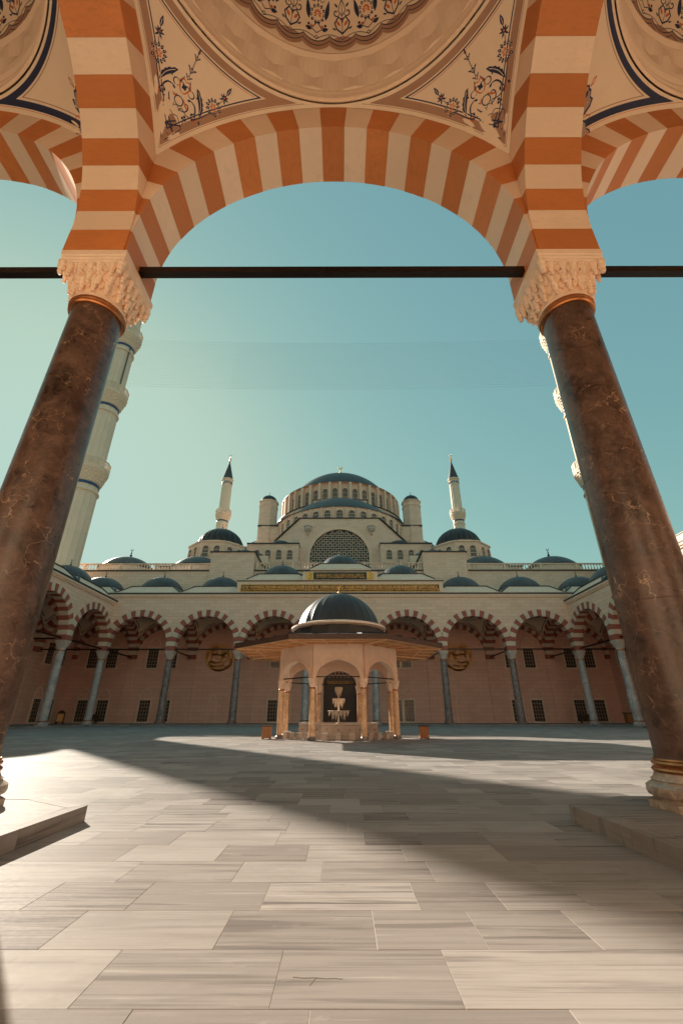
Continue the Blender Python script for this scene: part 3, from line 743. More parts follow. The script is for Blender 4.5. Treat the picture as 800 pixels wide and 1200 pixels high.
def roundel(x, z, R, flip):
    mb = MB(); f = -1 if flip else 1
    def S(p, w): stroke(mb, [(x + f * a * R, z + b_ * R) for a, b_ in p], w * R * 1.25, YF - 0.04, 0.05)
    def S0(p, w): S(p, w * 1.35)
    S(arcp(0, 0, 0.98, 0.98, 110, 240, 20), 0.03); S(arcp(0, 0, 0.98, 0.98, -60, 50, 20), 0.03)
    S(arcp(-0.1, 0.05, 0.80, 0.78, 120, 235, 14), 0.055); S(arcp(0.15, -0.05, 0.70, 0.80, -60, 40, 14), 0.05); S(arcp(0.0, -0.78, 0.45, 0.14, 180, 360, 10), 0.05)
    S(arcp(-0.42, 0.30, 0.18, 0.18, 0, 300, 10), 0.05); S(arcp(0.40, 0.12, 0.24, 0.20, 150, 400, 10), 0.05); S([(-0.7, -0.35), (-0.2, -0.42), (0.35, -0.36), (0.75, -0.15)], 0.05)
    S(arcp(0.05, -0.55, 0.62, 0.36, 175, 365, 14), 0.06); S(arcp(-0.25, -0.15, 0.36, 0.30, 30, 330, 14), 0.055)
    S(arcp(0.38, -0.08, 0.25, 0.28, -40, 230, 12), 0.055); S([(-0.55, 0.75), (-0.52, 0.3), (-0.56, -0.1)], 0.06)
    S([(-0.22, 0.82), (-0.2, 0.45), (-0.24, 0.1)], 0.06); S([(0.12, 0.86), (0.13, 0.4), (0.08, 0.05)], 0.06); S([(0.6, 0.7), (0.58, 0.4), (0.62, 0.1)], 0.055)
    S(arcp(0.35, 0.42, 0.22, 0.16, 180, 380, 10), 0.045); S(arcp(-0.05, 0.28, 0.55, 0.2, 200, 340, 12), 0.05); S(arcp(-0.5, -0.5, 0.22, 0.2, 90, 300, 10), 0.045)
    S(arcp(-0.15, -0.25, 0.55, 0.45, 200, 330, 12), 0.06); S([(-0.8, 0.45), (-0.3, 0.62), (0.25, 0.58)], 0.05); S([(0.3, 0.9), (0.32, 0.5), (0.28, 0.2)], 0.06); S(arcp(-0.35, 0.0, 0.5, 0.42, 90, 200, 10), 0.05); S(arcp(0.55, -0.4, 0.3, 0.35, 200, 420, 10), 0.05)
    S([(-0.38, 0.9), (-0.36, 0.6), (-0.42, 0.25)], 0.055); S(arcp(0.0, 0.05, 0.32, 0.22, 180, 400, 10), 0.055); S([(-0.6, -0.68), (-0.1, -0.6), (0.5, -0.66)], 0.05)
    for a, b_ in ((-0.38, 0.55), (0.35, 0.72), (0.0, -0.32), (0.1, -0.32), (-0.75, 0.1), (0.72, -0.35)): mb.slabxz([(x + f*(a-.05)*R, z + b_*R), (x + f*a*R, z + (b_-.05)*R), (x + f*(a+.05)*R, z + b_*R), (x + f*a*R, z + (b_+.05)*R)], YF - 0.09, YF - 0.04)
    return mb.build('calligraphy_roundel', 'gold_script', fw, label='gold roundel of Arabic calligraphy on the %s of the far wall' % ('right' if flip else 'left'))
roundel(-2 * L - 0.3, 8.75, 2.05, False); roundel(2 * L - 0.3, 8.75, 2.05, True)

def script_band(name, parent, x0, x1, z0, z1, y, rows=1, seed=1, scale=1.0, label=None):
    rr_ = random.Random(seed); mb = MB(); h = (z1 - z0)
    x = x0; u = h * 0.5 * scale
    while x < x1 - u * 0.5:
        kind = rr_.choice('abcdabe'); w = u * rr_.uniform(0.55, 1.0); b0 = z0 + h * 0.28
        wd = h * 0.058
        if kind in 'ab': stroke(mb, [(x, z1 - h * 0.08), (x + w * 0.04, z0 + h * 0.5), (x - w * 0.04, b0)], wd, y, 0.04)
        if kind in 'bce': stroke(mb, arcp(x + w * 0.4, b0 + h * 0.08, w * 0.45, h * 0.22, 170, 370, 7), wd, y, 0.04)
        if kind in 'cd': stroke(mb, arcp(x + w * 0.35, z0 + h * 0.66, w * 0.3, h * 0.16, 0, 270, 7), wd * 0.8, y, 0.04)
        if kind in 'de': stroke(mb, [(x - w * 0.2, b0 - h*0.1), (x + w * 0.4, b0), (x + w * 0.95, b0 + h * 0.06)], wd, y, 0.04)
        if rr_.random() < 0.6:
            a, b_ = x + w * rr_.uniform(0.1, 0.7), z0 + h * rr_.choice((0.1, 0.82, 0.9)); d = h * 0.05
            mb.slabxz([(a - d, b_), (a, b_ - d), (a + d, b_), (a, b_ + d)], y - 0.04, y)
        x += w * 0.5
    return mb.build(name, 'gold_script', parent, label=label)
# portal crest over the middle bays: inscription frieze and upper tablet
yf = -TH / 2 - 0.28
mb = MB(); mb.box(-13.6, 13.45, yf, yf + 1.2, 15.63, 17.13, 'wall_plain'); mb.box(-13.7, 13.55, yf - 0.1, yf + 1.25, 17.13, 17.24, 'lead_edge')
mb.box(-5.05, 4.9, yf, yf + 1.2, 17.24, 18.50, 'wall_plain'); mb.box(-5.15, 5.0, yf - 0.1, yf + 1.25, 18.50, 18.62, 'lead_edge'); crest = mb.build('crest_wall', None, gb)
mb = MB(); mb.box(-13.1, 12.95, yf - 0.04, yf - 0.003, 15.72, 16.72, 'panel_dark')
for (a, b_, c_, d) in ((-13.1, 12.95, 15.72, 15.78), (-13.1, 12.95, 16.66, 16.72), (-13.1, -13.04, 15.72, 16.72), (12.89, 12.95, 15.72, 16.72)): mb.box(a, b_, yf - 0.07, yf - 0.03, c_, d, 'gold')
fz = mb.build('inscription_frieze', None, crest, label='long dark frieze filled with gold Arabic script')
for k in range(2): script_band('gold_script', crest, -12.9 + 0.2 * k, 12.8, 15.79 + 0.06 * k, 16.64, yf - 0.045 - 0.012 * k, 1, 3 + k, 0.9)
mb = MB(); mb.box(-4.55, 4.40, yf - 0.04, yf - 0.003, 17.36, 18.36, 'panel_dark')
for sx in (-1, 1):
    xc = -0.075 + sx * 4.0
    mb.box(xc - 0.47, xc + 0.47, yf - 0.07, yf - 0.035, 17.36, 18.36, 'gold')
    for k in range(5): mb.slabxz([(xc - 0.12 + 0.24 * (k % 2), 17.5 + 0.18 * k), (xc - 0.02 + 0.24 * (k % 2), 17.42 + 0.18 * k), (xc + 0.08 + 0.24 * (k % 2), 17.5 + 0.18 * k), (xc - 0.02 + 0.24 * (k % 2), 17.58 + 0.18 * k)], yf - 0.09, yf - 0.068, 'panel_dark')
mb.build('inscription_tablet', None, crest, label='upper dark green tablet with one line of gold script')
script_band('gold_script', crest, -3.2, 3.1, 17.5, 18.2, yf - 0.05, 1, 8, 1.0)

# the portal
mb = MB()
mb.box(-2.75, -2.4, YF - 0.35, YF + 0.02, 0.0, 8.7, 'wall_plain'); mb.box(2.4, 2.75, YF - 0.35, YF + 0.02, 0.0, 8.7, 'wall_plain'); mb.box(-2.4, 2.4, YF - 0.35, YF + 0.02, 8.4, 8.7, 'wall_plain')
mb.box(-2.4, 2.4, YF + 1.30, YF + 1.39, 0, 8.4, 'wood_dark')
portal = mb.build('portal', None, fw, label='dark main doorway seen through the fountain')
mb = MB()
for k in range(5):     # muqarnas hood: stepped rows of drops
    z = 5.9 + 0.45 * k; y = YF + 1.2 - 0.22 * k; n = 9
    for i in range(n):
        x = -2.2 + 4.4 * (i + 0.5 * (k % 2)) / (n - 1 + 0.0001)
        if abs(x) < 2.3: mb.lathe([(0.01, 0), (0.10, 0.12), (0.22, 0.4)], 6, (x, y, z))
    mb.box(-2.38, 2.38, y, YF + 1.28, z + 0.36, z + 0.5)
mb.build('muqarnas_hood', 'wall_in', portal)
mb = MB()
for sx in (-1, 1):
    for k in range(4): x0 = 0.06 if sx > 0 else -1.7; mb.box(x0, x0 + 1.64, YF + 1.20, YF + 1.28, 0.2 + k * 1.2, 1.25 + k * 1.2)
mb.build('door_leaf', 'wood_dark', portal)
mb = MB(); script_band('gold_script', portal, -1.9, 1.9, 5.1, 5.6, YF + 1.18, 1, 5, 1.0)

# ------------------------------------------------------------------ mosque, tiers above
def balustrade(name, parent, x0, x1, y, z, h=1.15, label=None):
    mb = MB(); mb.box(x0, x1, y - 0.14, y + 0.14, z, z + 0.14); mb.box(x0, x1, y - 0.16, y + 0.16, z + h - 0.16, z + h)
    n = int((x1 - x0) / 0.46)
    for i in range(n):
        x = x0 + (x1 - x0) * (i + 0.5) / n
        if i % 12 == 0: mb.box(x - 0.17, x + 0.17, y - 0.17, y + 0.17, z, z + h + 0.03)
        else: mb.lathe([(0.07, 0.14), (0.13, 0.34), (0.06, 0.62), (0.11, 0.9), (0.11, h - 0.14)], 6, (x, y, z))
    return mb.build(name, 'wall_plain', parent, label=label)
balustrade('balustrade', mq, -46, -20.3, YF + 0.2, 21.62); balustrade('balustrade', mq, 19.8, 46, YF + 0.2, 21.62); balustrade('balustrade', mq, -13.3, 12.8, YF + 0.2, 21.72)
# terrace, stepped blocks
mb = MB(); mb.box(-46, 46, YF + 1.4, 100, 19.5, 21.5); mb.build('terrace', 'lead', mq)
for sx in (-1, 1):
    x0 = XM + sx * 16.55
    mb = MB(); mb.box(x0 - 3.4, x0 + 3.4, YF - 0.6, 12, 16.0, 24.35, 'wall'); mb.box(x0 - 3.6, x0 + 3.6, YF - 0.8, 12.1, 24.35, 24.5, 'lead_edge')
    bk = mb.build('stair_block', None, mq)
    for (dx, y, z, sc) in ((sx * -0.9, 3.6, 24.5 - 15.9 * 0.55, 0.55), (sx * -1.8, 9.2, 25.9 - 15.4 * 0.5, 0.50)):
        b_ = place('dome_base', me_dbase, bk, (x0 + dx, y, z), scale=(sc, sc, sc)); d = place('dome', me_dcap, bk, (x0 + dx, y, z + 17.02 * sc), scale=(sc, sc, sc)); finial(d, (0, 0, 2.05), 1.3)
    mb = MB(); mb.box(x0 - 1.8 * sx - 2.4, x0 - 1.8 * sx + 2.4, 6.4, 12, 24.5, 26.3); mb.build('upper_block', 'wall_plain', bk)
me_big = cap_dome_mesh(4.5, 2.25, 40, 120, amp=0.006)
for x, lab in ((-37.9, None), (-25.3, None), (25.0, None), (37.4, None)):
    mb = MB(); mb.prism(ngon(24, 4.75, 0, (x, 9.0)), 21.5, 24.25, 'wall_plain'); mb.prism(ngon(24, 4.9, 0, (x, 9.0)), 24.25, 24.4, 'lead_edge'); b_ = mb.build('dome_drum', None, mq)
    d = place('dome', me_big, b_, (x, 9.0, 24.52)); finial(d, (0, 0, 2.2), 1.9 if abs(x) > 30 else 1.0)
# front centre dome behind the crest, higher and larger
mb = MB(); mb.prism(ngon(24, 4.2, 0, (XM, 7.0)), 21.5, 23.5, 'wall_plain'); mb.build('dome_drum', None, mq)
d = place('dome', me_big, mq, (XM, 7.0, 23.6), scale=(0.88, 0.88, 1.22)); finial(d, (0, 0, 2.2), 1.2)

def drum(parent, cx, cy, r, z0, z1, nwin, a0=0.0, a1=2 * pi, ww=0.9, wh=None, pil=0.35, name='drum', pw=0.5, cols=('wall', 'lead_edge'), wz=None):
    """round drum with arched windows between flat buttresses; angle measured from the front"""
    mb = MB(); nseg = max(24, nwin * 2)
    fr = lambda a: (cx + r * sin(a), cy - r * cos(a))
    full = a1 - a0 > 6.28
    n = nseg
    rings = [[(cx + q * sin(a0 + (a1 - a0) * i / n), cy - q * cos(a0 + (a1 - a0) * i / n), z) for i in range(n + (0 if full else 1))] for q, z in ((r, z0), (r, z1), (r + pil * 0.9, z1), (r + pil * 0.9, z1 + 0.16), (r - 1.2, z1 + 0.35))]
    mb.loft(rings[:2], cols[0], closed=full); mb.loft(rings[1:3], cols[0], closed=full); mb.loft(rings[2:], cols[1], closed=full)
    H = z1 - z0
    o = None
    for i in range(nwin + (0 if full else 1)):
        a = a0 + (a1 - a0) * i / nwin; x, y = fr(a); dx, dy = sin(a), -cos(a); tx, ty = cos(a), sin(a); w = pw / 2
        P = [(x - tx*w - dx*.1, y - ty*w - dy*.1), (x - tx*w + dx*pil, y - ty*w + dy*pil), (x + tx*w + dx*pil, y + ty*w + dy*pil), (x + tx*w - dx*.1, y + ty*w - dy*.1)]
        mb.add([(p[0], p[1], z) for z in (z0, z1 - 0.02) for p in P], [(0,1,5,4), (1,2,6,5), (2,3,7,6), (4,5,6,7)], cols[0])
    o = mb.build(name, None, parent)
    wh = wh or H * 0.62; wz = wz if wz is not None else z0 + H * 0.16
    me = arched_window(ww, wh)
    for i in range(nwin):
        a = a0 + (a1 - a0) * (i + 0.5) / nwin
        if cos(a) < -0.35: continue
        x, y = fr(a); place('window', me, o, (x + 0.015 * sin(a), y - 0.015 * cos(a), wz), (0, 0, a))
    return o
aw_cache = {}
def arched_window(w, h, t=0.14, glass='far_glass'):
    key = (round(w, 2), round(h, 2), glass)
    if key in aw_cache: return aw_cache[key]
    mb = MB(); n = 8; pts = [(w / 2, 0), (w / 2, h - w / 2)] + [(w / 2 * cos(pi * i / n), h - w / 2 + w / 2 * sin(pi * i / n)) for i in range(1, n)] + [(-w / 2, h - w / 2), (-w / 2, 0)]
    mb.slabxz(pts[::-1], -0.03, 0.02, glass)
    q = 1 + 2 * t / w; out = [(x * q, z if z < 0.01 else (z if z < h - w / 2 + 0.01 else (z - (h - w / 2)) * q + h - w / 2)) for x, z in pts]
    for i in range(len(pts) - 1):
        mb.slabxz([pts[i], out[i], out[i + 1], pts[i + 1]], -0.24, 0.03, 'wall_plain')
    for k in range(1, 3): mb.box(-w / 2, w / 2, -0.07, -0.02, h * k / 3 - 0.04, h * k / 3 + 0.04, 'wall_plain')
    aw_cache[key] = mb.mesh('window', None); return aw_cache[key]

# ribbed corner domes on octagonal drums
for sx in (-1, 1):
    cx, cy = XM + sx * 24.0, 17.0
    mb = MB(); mb.box(cx - 9, cx + 9, cy - 7.2, cy + 7.2, 21.4, 25.4, 'wall'); mb.box(cx - 9.2, cx + 9.2, cy - 7.4, cy + 7.4, 25.4, 25.6, 'lead_edge')
    mb.prism(ngon(8, 5.9, pi / 8, (cx, cy)), 25.6, 30.9, 'wall'); mb.prism(ngon(8, 6.1, pi / 8, (cx, cy)), 30.9, 31.15, 'wall_plain')
    mb.prism(ngon(16, 5.1, pi / 16, (cx, cy)), 31.15, 31.5, 'wall_plain')
    o = mb.build('corner_drum', None, mq)
    me = arched_window(1.15, 2.1)
    for k in range(-2, 3):
        a = k * pi / 4; ap = 5.9 * cos(pi / 8) + 0.02
        for s_ in (-1.05, 1.05): place('window', me, o, (cx + ap * sin(a) + s_ * cos(a), cy - ap * cos(a) + s_ * sin(a), 28.0), (0, 0, a))
    mb = MB(); prof = [(r__ * 0.9, z__ * 0.95) for r__, z__ in [(4.95, -0.15), (5.0, 0.0), (5.05, 0.5), (4.85, 1.3), (4.3, 2.3), (3.5, 3.1), (2.4, 3.8), (1.2, 4.25), (0.4, 4.5), (0.05, 4.75)]]
    mb.lathe(prof, 24 * 6, (0, 0, 0), mod=lambda a: 1 - 0.055 * (1 - abs(sin(a * 12))) ** 1.5)
    d = mb.build('ribbed_dome', 'lead_rib', mq, True, (cx, cy, 31.5)); finial(d, (0, 0, 4.45), 0.9)

# central body: wall with the great lattice window
yw = 23.0                                    # plane Y = 88
cx = XM
mb = MB()
mb.box(cx - 8.75, cx + 8.75, yw + 0.45, yw + 6, 21.4, 40.85, 'wall')
mb.box(cx - 8.95, cx + 8.95, yw - 0.15, yw + 6.2, 40.85, 41.1, 'lead_edge')
RA, ZA = 6.35, 31.9
th = [pi * i / 24 for i in range(25)]
arc = [(RA * cos(t_), ZA + RA * sin(t_)) for t_ in th]
vs_ = []; fs_ = []
for (x, z) in arc: vs_ += [(cx + x, yw, z), (cx + x, yw, 40.85), (cx + x, yw + 0.6, z)]
for i in range(24): p, q = 3*i, 3*(i+1); fs_ += [(q, q+1, p+1, p), (p, p+2, q+2, q)]
mb.add(vs_, fs_, 'wall')
for sx in (-1, 1):
    x0, x1 = sorted((cx + sx * RA, cx + sx * 8.75)); mb.box(x0, x1, yw, yw + 0.6, 21.4, 40.85, 'wall')
mb.box(cx - RA, cx + RA, yw, yw + 0.6, 21.4, 27.0, 'wall')
cw = mb.build('central_wall', None, mq)
mb = MB()
for i in range(24):
    a, b_ = th[i], th[i + 1]
    mb.slabxz([(cx + RA * cos(a), ZA + RA * sin(a)), (cx + (RA + 0.75) * cos(a), ZA + (RA + 0.75) * sin(a)), (cx + (RA + 0.75) * cos(b_), ZA + (RA + 0.75) * sin(b_)), (cx + RA * cos(b_), ZA + RA * sin(b_))], yw - 0.18, yw + 0.02, 'wall_plain')
for sx in (-1, 1): x0, x1 = sorted((cx + sx * RA, cx + sx * (RA + 0.75))); mb.box(x0, x1, yw - 0.18, yw + 0.02, 26.0, ZA, 'wall_plain')
mb.build('arch_moulding', None, cw)
mb = MB(); mb.box(cx - RA, cx + RA, yw + 0.35, yw + 0.42, 26.5, ZA + RA, 'glass'); lat = mb.build('lattice_window', None, cw, label='great arched window behind a pierced stone lattice')
mb = MB(); P_ = 1.02; wb = 0.17
def inside(x, z): return abs(x) < RA - 0.02 and (z < ZA or x * x + (z - ZA) ** 2 < (RA - 0.02) ** 2) and z > 26.6
nn = 22
for i in range(-nn, nn + 1):
    for d in (1, -1):
        # line x*d - (z-27) = i*P
        for k in range(-24, 26):
            xa, xb = k * P_ / 2, (k + 1) * P_ / 2; za, zb = 27 + (d * xa - i * P_), 27 + (d * xb - i * P_)
            if inside(xa, za) and inside(xb, zb): mb.bar((cx + xa, yw + 0.25, za), (cx + xb, yw + 0.25, zb), wb, 0.16, None, up=(0, 1, 0))
for i in range(-13, 14):
    for k in range(0, 26):
        x = i * P_ / 2; z = 27 + k * P_ / 2
        if (i + k) % 2 == 0 and inside(x, z): mb.prism(ngon(6, 0.20), 0, 0.12); vv = mb.v[-12:]; mb.v[-12:] = [(cx + x + p[0], yw + 0.17 + p[2], z + p[1]) for p in vv]
mb.build('lattice', 'wall_plain', lat, kind='stuff')
for sx in (-1, 1):     # carved bosses beside the window head
    mb = MB(); mb.lathe([(0.15, -1.2), (0.35, -0.9), (0.3, -0.5), (0.7, -0.1), (0.9, 0.3), (0.75, 0.7), (0.95, 0.9), (0.2, 1.0)], 10); mb.build('carved_boss', 'capital_far', cw, loc=(cx + sx * 6.95, yw - 0.05, 38.0))
# sloping side walls
for sx in (-1, 1):
    mb = MB(); x0, y0, x1, y1 = cx + sx * 8.75, yw + 0.1, cx + sx * 15.8, yw + 5.5
    vs_ = [(x0, y0, 24), (x1, y1, 24), (x1, y1, 36.6), (x0, y0, 40.9), (x0, y0 + 6, 24), (x1, y1 + 4, 24), (x1, y1 + 4, 36.6), (x0, y0 + 6, 40.9)]
    mb.add(vs_, [(0,1,2,3), (7,6,5,4), (3,2,6,7), (1,5,6,2), (0,4,5,1), (0,3,7,4)], 'wall')
    mb.bar((x0, y0 + 0.1, 41.0), (x1, y1 + 0.1, 36.7), 0.9, 0.22, 'lead_edge'); mb.build('buttress_wall', None, mq)
    # side wing with three windows
    w0, w1 = sorted((cx + sx * 8.6, cx + sx * 19.5)); mb = MB(); mb.box(w0, w1, yw - 2.2, yw + 6, 21.4, 34.0, 'wall'); mb.box(w0 - 0.1, w1 + 0.1, yw - 2.4, yw + 6, 34.0, 34.25, 'lead_edge')
    mb.box(w0 - 0.05, w1 + 0.05, yw - 2.32, yw - 2.1, 29.6, 29.9, 'lead_edge'); wg = mb.build('side_wing', None, mq)
    me = arched_window(1.15, 2.0)
    for k in range(4): place('window', me, wg, (cx + sx * (10.4 + 2.3 * k), yw - 2.22, 30.6))
    mb = MB(); mb.lathe(arc_profile(3.0, 1.55, 8), 36, mod=rib_mod(24, 0.012)); mb.build('small_dome', 'lead_rib', wg, True, (cx + sx * 13.0, yw + 0.9, 34.25))
    # stepped mass further out
    w0, w1 = sorted((cx + sx * 19.4, cx + sx * 27)); mb = MB(); mb.box(w0, w1, yw + 2, 60, 21.4, 31.5, 'wall'); mb.box(w0, w1, yw + 1.8, 60, 31.5, 31.7, 'lead_edge'); mb.build('side_mass', None, mq)
# semi-dome with its window band
sdm = drum(mq, cx, 40.0, 16.0, 40.6, 44.3, 19, -pi * 0.52, pi * 0.52, 1.5, 2.3, 0.25, 'semidome_drum', 0.45)
mb = MB(); mb.lathe(arc_profile(15.0, 8.2, 14), 160, (0, 0, 0), a0=pi, a1=2 * pi, mod=rib_mod(90, 0.004)); mb.build('semidome', 'lead_blue', mq, True, (cx, 40.0, 44.45))
mb = MB(); mb.lathe([(16.6, 38.0), (16.6, 40.6), (15.8, 40.75)], 80, (cx, 40, 0), a0=pi - 0.2, a1=2 * pi + 0.2); mb.build('semidome_base', 'wall', mq)
# body of the hall
mb = MB(); mb.box(cx - 30, cx + 30, 34, 92, 21.4, 33.5, 'wall'); mb.box(cx - 21, cx + 21, 38, 80, 33.5, 45.5, 'wall'); mb.box(cx - 21.3, cx + 21.3, 37.7, 80.3, 45.5, 45.8, 'lead_edge')
mb.prism(ngon(40, 20.0, 0, (cx, 57)), 45.6, 50.3, 'wall_plain'); mb.prism(ngon(40, 20.4, 0, (cx, 57)), 50.3, 50.6, 'lead_edge')
mb.prism(ngon(40, 18.9, 0, (cx, 57)), 50.6, 52.4, 'wall_plain'); mb.prism(ngon(40, 19.2, 0, (cx, 57)), 52.4, 52.6, 'lead_edge')
mb.box(cx - 7.2, cx + 7.2, 38.8, 44, 45.6, 53.4, 'wall_plain'); mb.box(cx - 7.4, cx + 7.4, 38.6, 44, 53.4, 53.6, 'lead_edge'); mb.build('hall_body', None, mq)
dr = drum(mq, cx, 57.0, 17.3, 52.6, 59.3, 40, 0, 2 * pi, 1.35, 4.0, 0.9, 'main_drum', 0.7, wz=53.6)
mb = MB(); mb.lathe([(16.9, 0.0), (16.2, 0.3)] + arc_profile(15.75, 10.2, 18, 0.3), 240, mod=rib_mod(120, 0.004)); md = mb.build('main_dome', 'lead_blue', mq, True, (cx, 57.0, 59.5)); finial(md, (0, 0, 10.3), 5.6, 'gold')
for sx in (-1, 1):
    # turrets
    tx, ty = cx + sx * 19.2, 40.0
    mb = MB(); mb.prism(ngon(8, 3.0, pi / 8, (tx, ty)), 33.5, 41.5, 'wall'); mb.prism(ngon(8, 2.45, pi / 8, (tx, ty)), 41.5, 51.6, 'wall'); mb.prism(ngon(8, 2.62, pi / 8, (tx, ty)), 51.6, 51.9, 'wall_plain'); mb.prism(ngon(8, 2.45, pi / 8, (tx, ty)), 51.9, 53.0, 'wall'); mb.prism(ngon(8, 2.7, pi / 8, (tx, ty)), 53.0, 53.25, 'wall_plain')
    o = mb.build('turret', None, mq)
    mb = MB(); mb.lathe([(2.15, 0)] + arc_profile(2.15, 2.1, 8), 48, mod=rib_mod(12, 0.04)); d = mb.build('turret_dome', 'lead_rib', o, True, (tx, ty, 53.25)); finial(d, (0, 0, 2.0), 1.3)
    # side semi-domes
    mb = MB(); mb.lathe([(11.0, 33.5), (11.0, 41.6), (11.3, 41.6), (11.3, 42.0), (10.4, 42.1)], 64, (cx + sx * 21.0, 57, 0)); o = mb.build('side_semidome_drum', 'wall_plain', mq)
    mb = MB(); mb.lathe(arc_profile(10.4, 6.6, 12), 96, mod=rib_mod(60, 0.005)); mb.build('side_semidome', 'lead_blue', o, True, (cx + sx * 21.0, 57, 42.1))
# rear gallery slab behind portal so that no sky shows through the doorway
mb = MB(); mb.box(-46, 46, 6, 96, -0.5, 21.4); mb.build('prayer_hall', 'wall_in', mq)

# ------------------------------------------------------------------ minarets
def minaret(label, group, loc, H, r0, balconies, near, fs=0.78):
    t = thing('minaret', label, 'minaret', loc, group=group)
    n = 16
    mb = MB(); mb.prism(ngon(16, r0 * 1.0, 0), 0, 18.0)
    mb.build('pedestal', 'wall_plain', t)
    cuts = [18.0] + balconies + [H * fs]
    for k in range(len(cuts) - 1):
        ra = r0 - 0.16 * k; rb = ra - 0.08
        mb = MB(); z0, z1 = cuts[k], cuts[k + 1]
        mb.loft([[(x, y, z) for x, y in ngon(n, r, 0)] for z, r in ((z0, ra), (z1, rb))], cap1=True)
        for i in range(n):      # thin fluting fillets on the arrises
            a = 2 * pi * i / n; mb.bar((ra * cos(a), ra * sin(a), z0), (rb * cos(a), rb * sin(a), z1), 0.10)
        s = mb.build('shaft', 'minaret', t)
        if near and k == 2:     # pierced strip window up the stair
            for q in range(26):
                mb = MB(); z = z0 + 2.2 + q * (z1 - z0 - 5.5) / 26
                for i_ in (1,): mb.box(ra * 0.86 + 0.14 * i_ - 0.071, ra * 0.86 + 0.14 * i_ + 0.071, -ra * 0.50 - 0.1 + 0.06 * i_, -ra * 0.50 + 0.16 + 0.06 * i_, z, z + 0.26)
                mb.build('stair_slot', 'far_glass', s)
    for k, zb in enumerate(balconies):
        rs = r0 - 0.16 * k - 0.04; R = rs + 0.75
        mb = MB()
        mb.lathe([(rs, zb - 4.3), (rs + 0.22, zb - 4.2), (rs + 0.22, zb - 4.0), (rs + 0.02, zb - 3.85)], 32)
        pr = [(rs, zb - 2.6)]
        for i in range(6): z = zb - 2.5 + i * 0.40; q = rs + 0.06 + (R - rs - 0.06) * ((i + 1) / 6) ** 1.2; pr += [(q, z), (q, z + 0.26)]
        pr += [(R + 0.08, zb - 0.1), (R + 0.08, zb + 0.06), (rs * 0.5, zb + 0.06)]
        mb.lathe(pr, 32)
        for i in range(5):      # stalactites under the balcony
            z = zb - 2.42 + i * 0.40; q = rs + 0.10 + (R - rs - 0.06) * ((i + 1) / 6) ** 1.2
            for j in range(24):
                a = 2 * pi * (j + 0.5 * (i % 2)) / 24; mb.lathe([(0.01, 0), (0.16, 0.2), (0.22, 0.42)], 5, (q * cos(a), q * sin(a), z))
        b_ = mb.build('balcony', 'minaret', t)
        mb = MB(); mb.lathe([(rs + 0.02, zb - 3.15), (rs + 0.06, zb - 3.1), (rs + 0.06, zb - 2.72), (rs + 0.02, zb - 2.68)], 32); mb.build('blue_belt', 'belt_blue', b_)
        # pierced parapet
        mb = MB(); NP = 16; hh = 1.35
        for j in range(NP):
            a0, a1 = 2 * pi * j / NP, 2 * pi * (j + 1) / NP; p, q = Vector((R * cos(a0), R * sin(a0), 0)), Vector((R * cos(a1), R * sin(a1), 0))
            mb.bar(p + Vector((0, 0, zb)), p + Vector((0, 0, zb + hh + 0.08)), 0.16)
            for z in (zb + 0.10, zb + hh): mb.bar(p + Vector((0, 0, z)), q + Vector((0, 0, z)), 0.14, 0.14)
            for i in range(1, 6):
                m_ = p.lerp(q, i / 6); mb.bar(m_ + Vector((0, 0, zb + 0.1)), m_ + Vector((0, 0, zb + hh)), 0.05, 0.05)
            mb.bar(p + Vector((0, 0, zb + 0.1)), q + Vector((0, 0, zb + hh)), 0.05, 0.05); mb.bar(q + Vector((0, 0, zb + 0.1)), p + Vector((0, 0, zb + hh)), 0.05, 0.05)
        mb.build('parapet', 'minaret', b_)
    zt = cuts[-1]; rs = r0 - 0.16 * (len(cuts) - 2)
    mb = MB(); mb.lathe([(rs - 0.1, zt - 2.6), (rs + 0.05, zt - 2.55), (rs + 0.05, zt - 2.45), (rs - 0.1, zt - 2.4)], 32); mb.lathe([(rs - 0.08, zt - 0.3), (rs + 0.30, zt), (rs + 0.30, zt + 0.35), (rs * 0.5, zt + 0.4)], 32); cr = mb.build('crown', 'minaret', t)
    mb = MB()
    for j in range(16): a = 2 * pi * (j + 0.5) / 16; mb.lathe([(0.14, 0), (0.14, 0.9)], 6, ((rs - 0.04) * cos(a), (rs - 0.04) * sin(a), zt - 1.7))
    mb.build('blue_niche_band', 'belt_blue', cr)
    mb = MB(); mb.lathe([(rs + 0.22, zt + 0.4), (rs + 0.05, zt + 1.0), (0.12, H - 2.6), (0.02, H - 2.5)], 24); sp = mb.build('spire', 'lead_blue', t)
    finial(sp, (0, 0, H - 2.7), 3.6, 'gold'); return t
minaret('tall minaret with three balconies rising behind the left foreground column', 'tall minarets beside the courtyard', (-40.5, 60, 0), 107, 2.2, [36.7, 51.8, 65.6], True)
minaret('tall minaret almost hidden behind the right foreground column, balcony edges showing', 'tall minarets beside the courtyard', (40.6, 60, 0), 107, 2.2, [36.7, 51.8, 65.6], True)
minaret('slender pointed minaret behind the left ribbed dome', 'far minarets', (XM - 41.2, 138, 0), 89.3, 2.25, [32.0, 50.0, 65.2], False, 0.882)
minaret('slender pointed minaret behind the right ribbed dome', 'far minarets', (XM + 41.2, 138, 0), 89.3, 2.25, [32.0, 50.0, 65.2], False, 0.882)

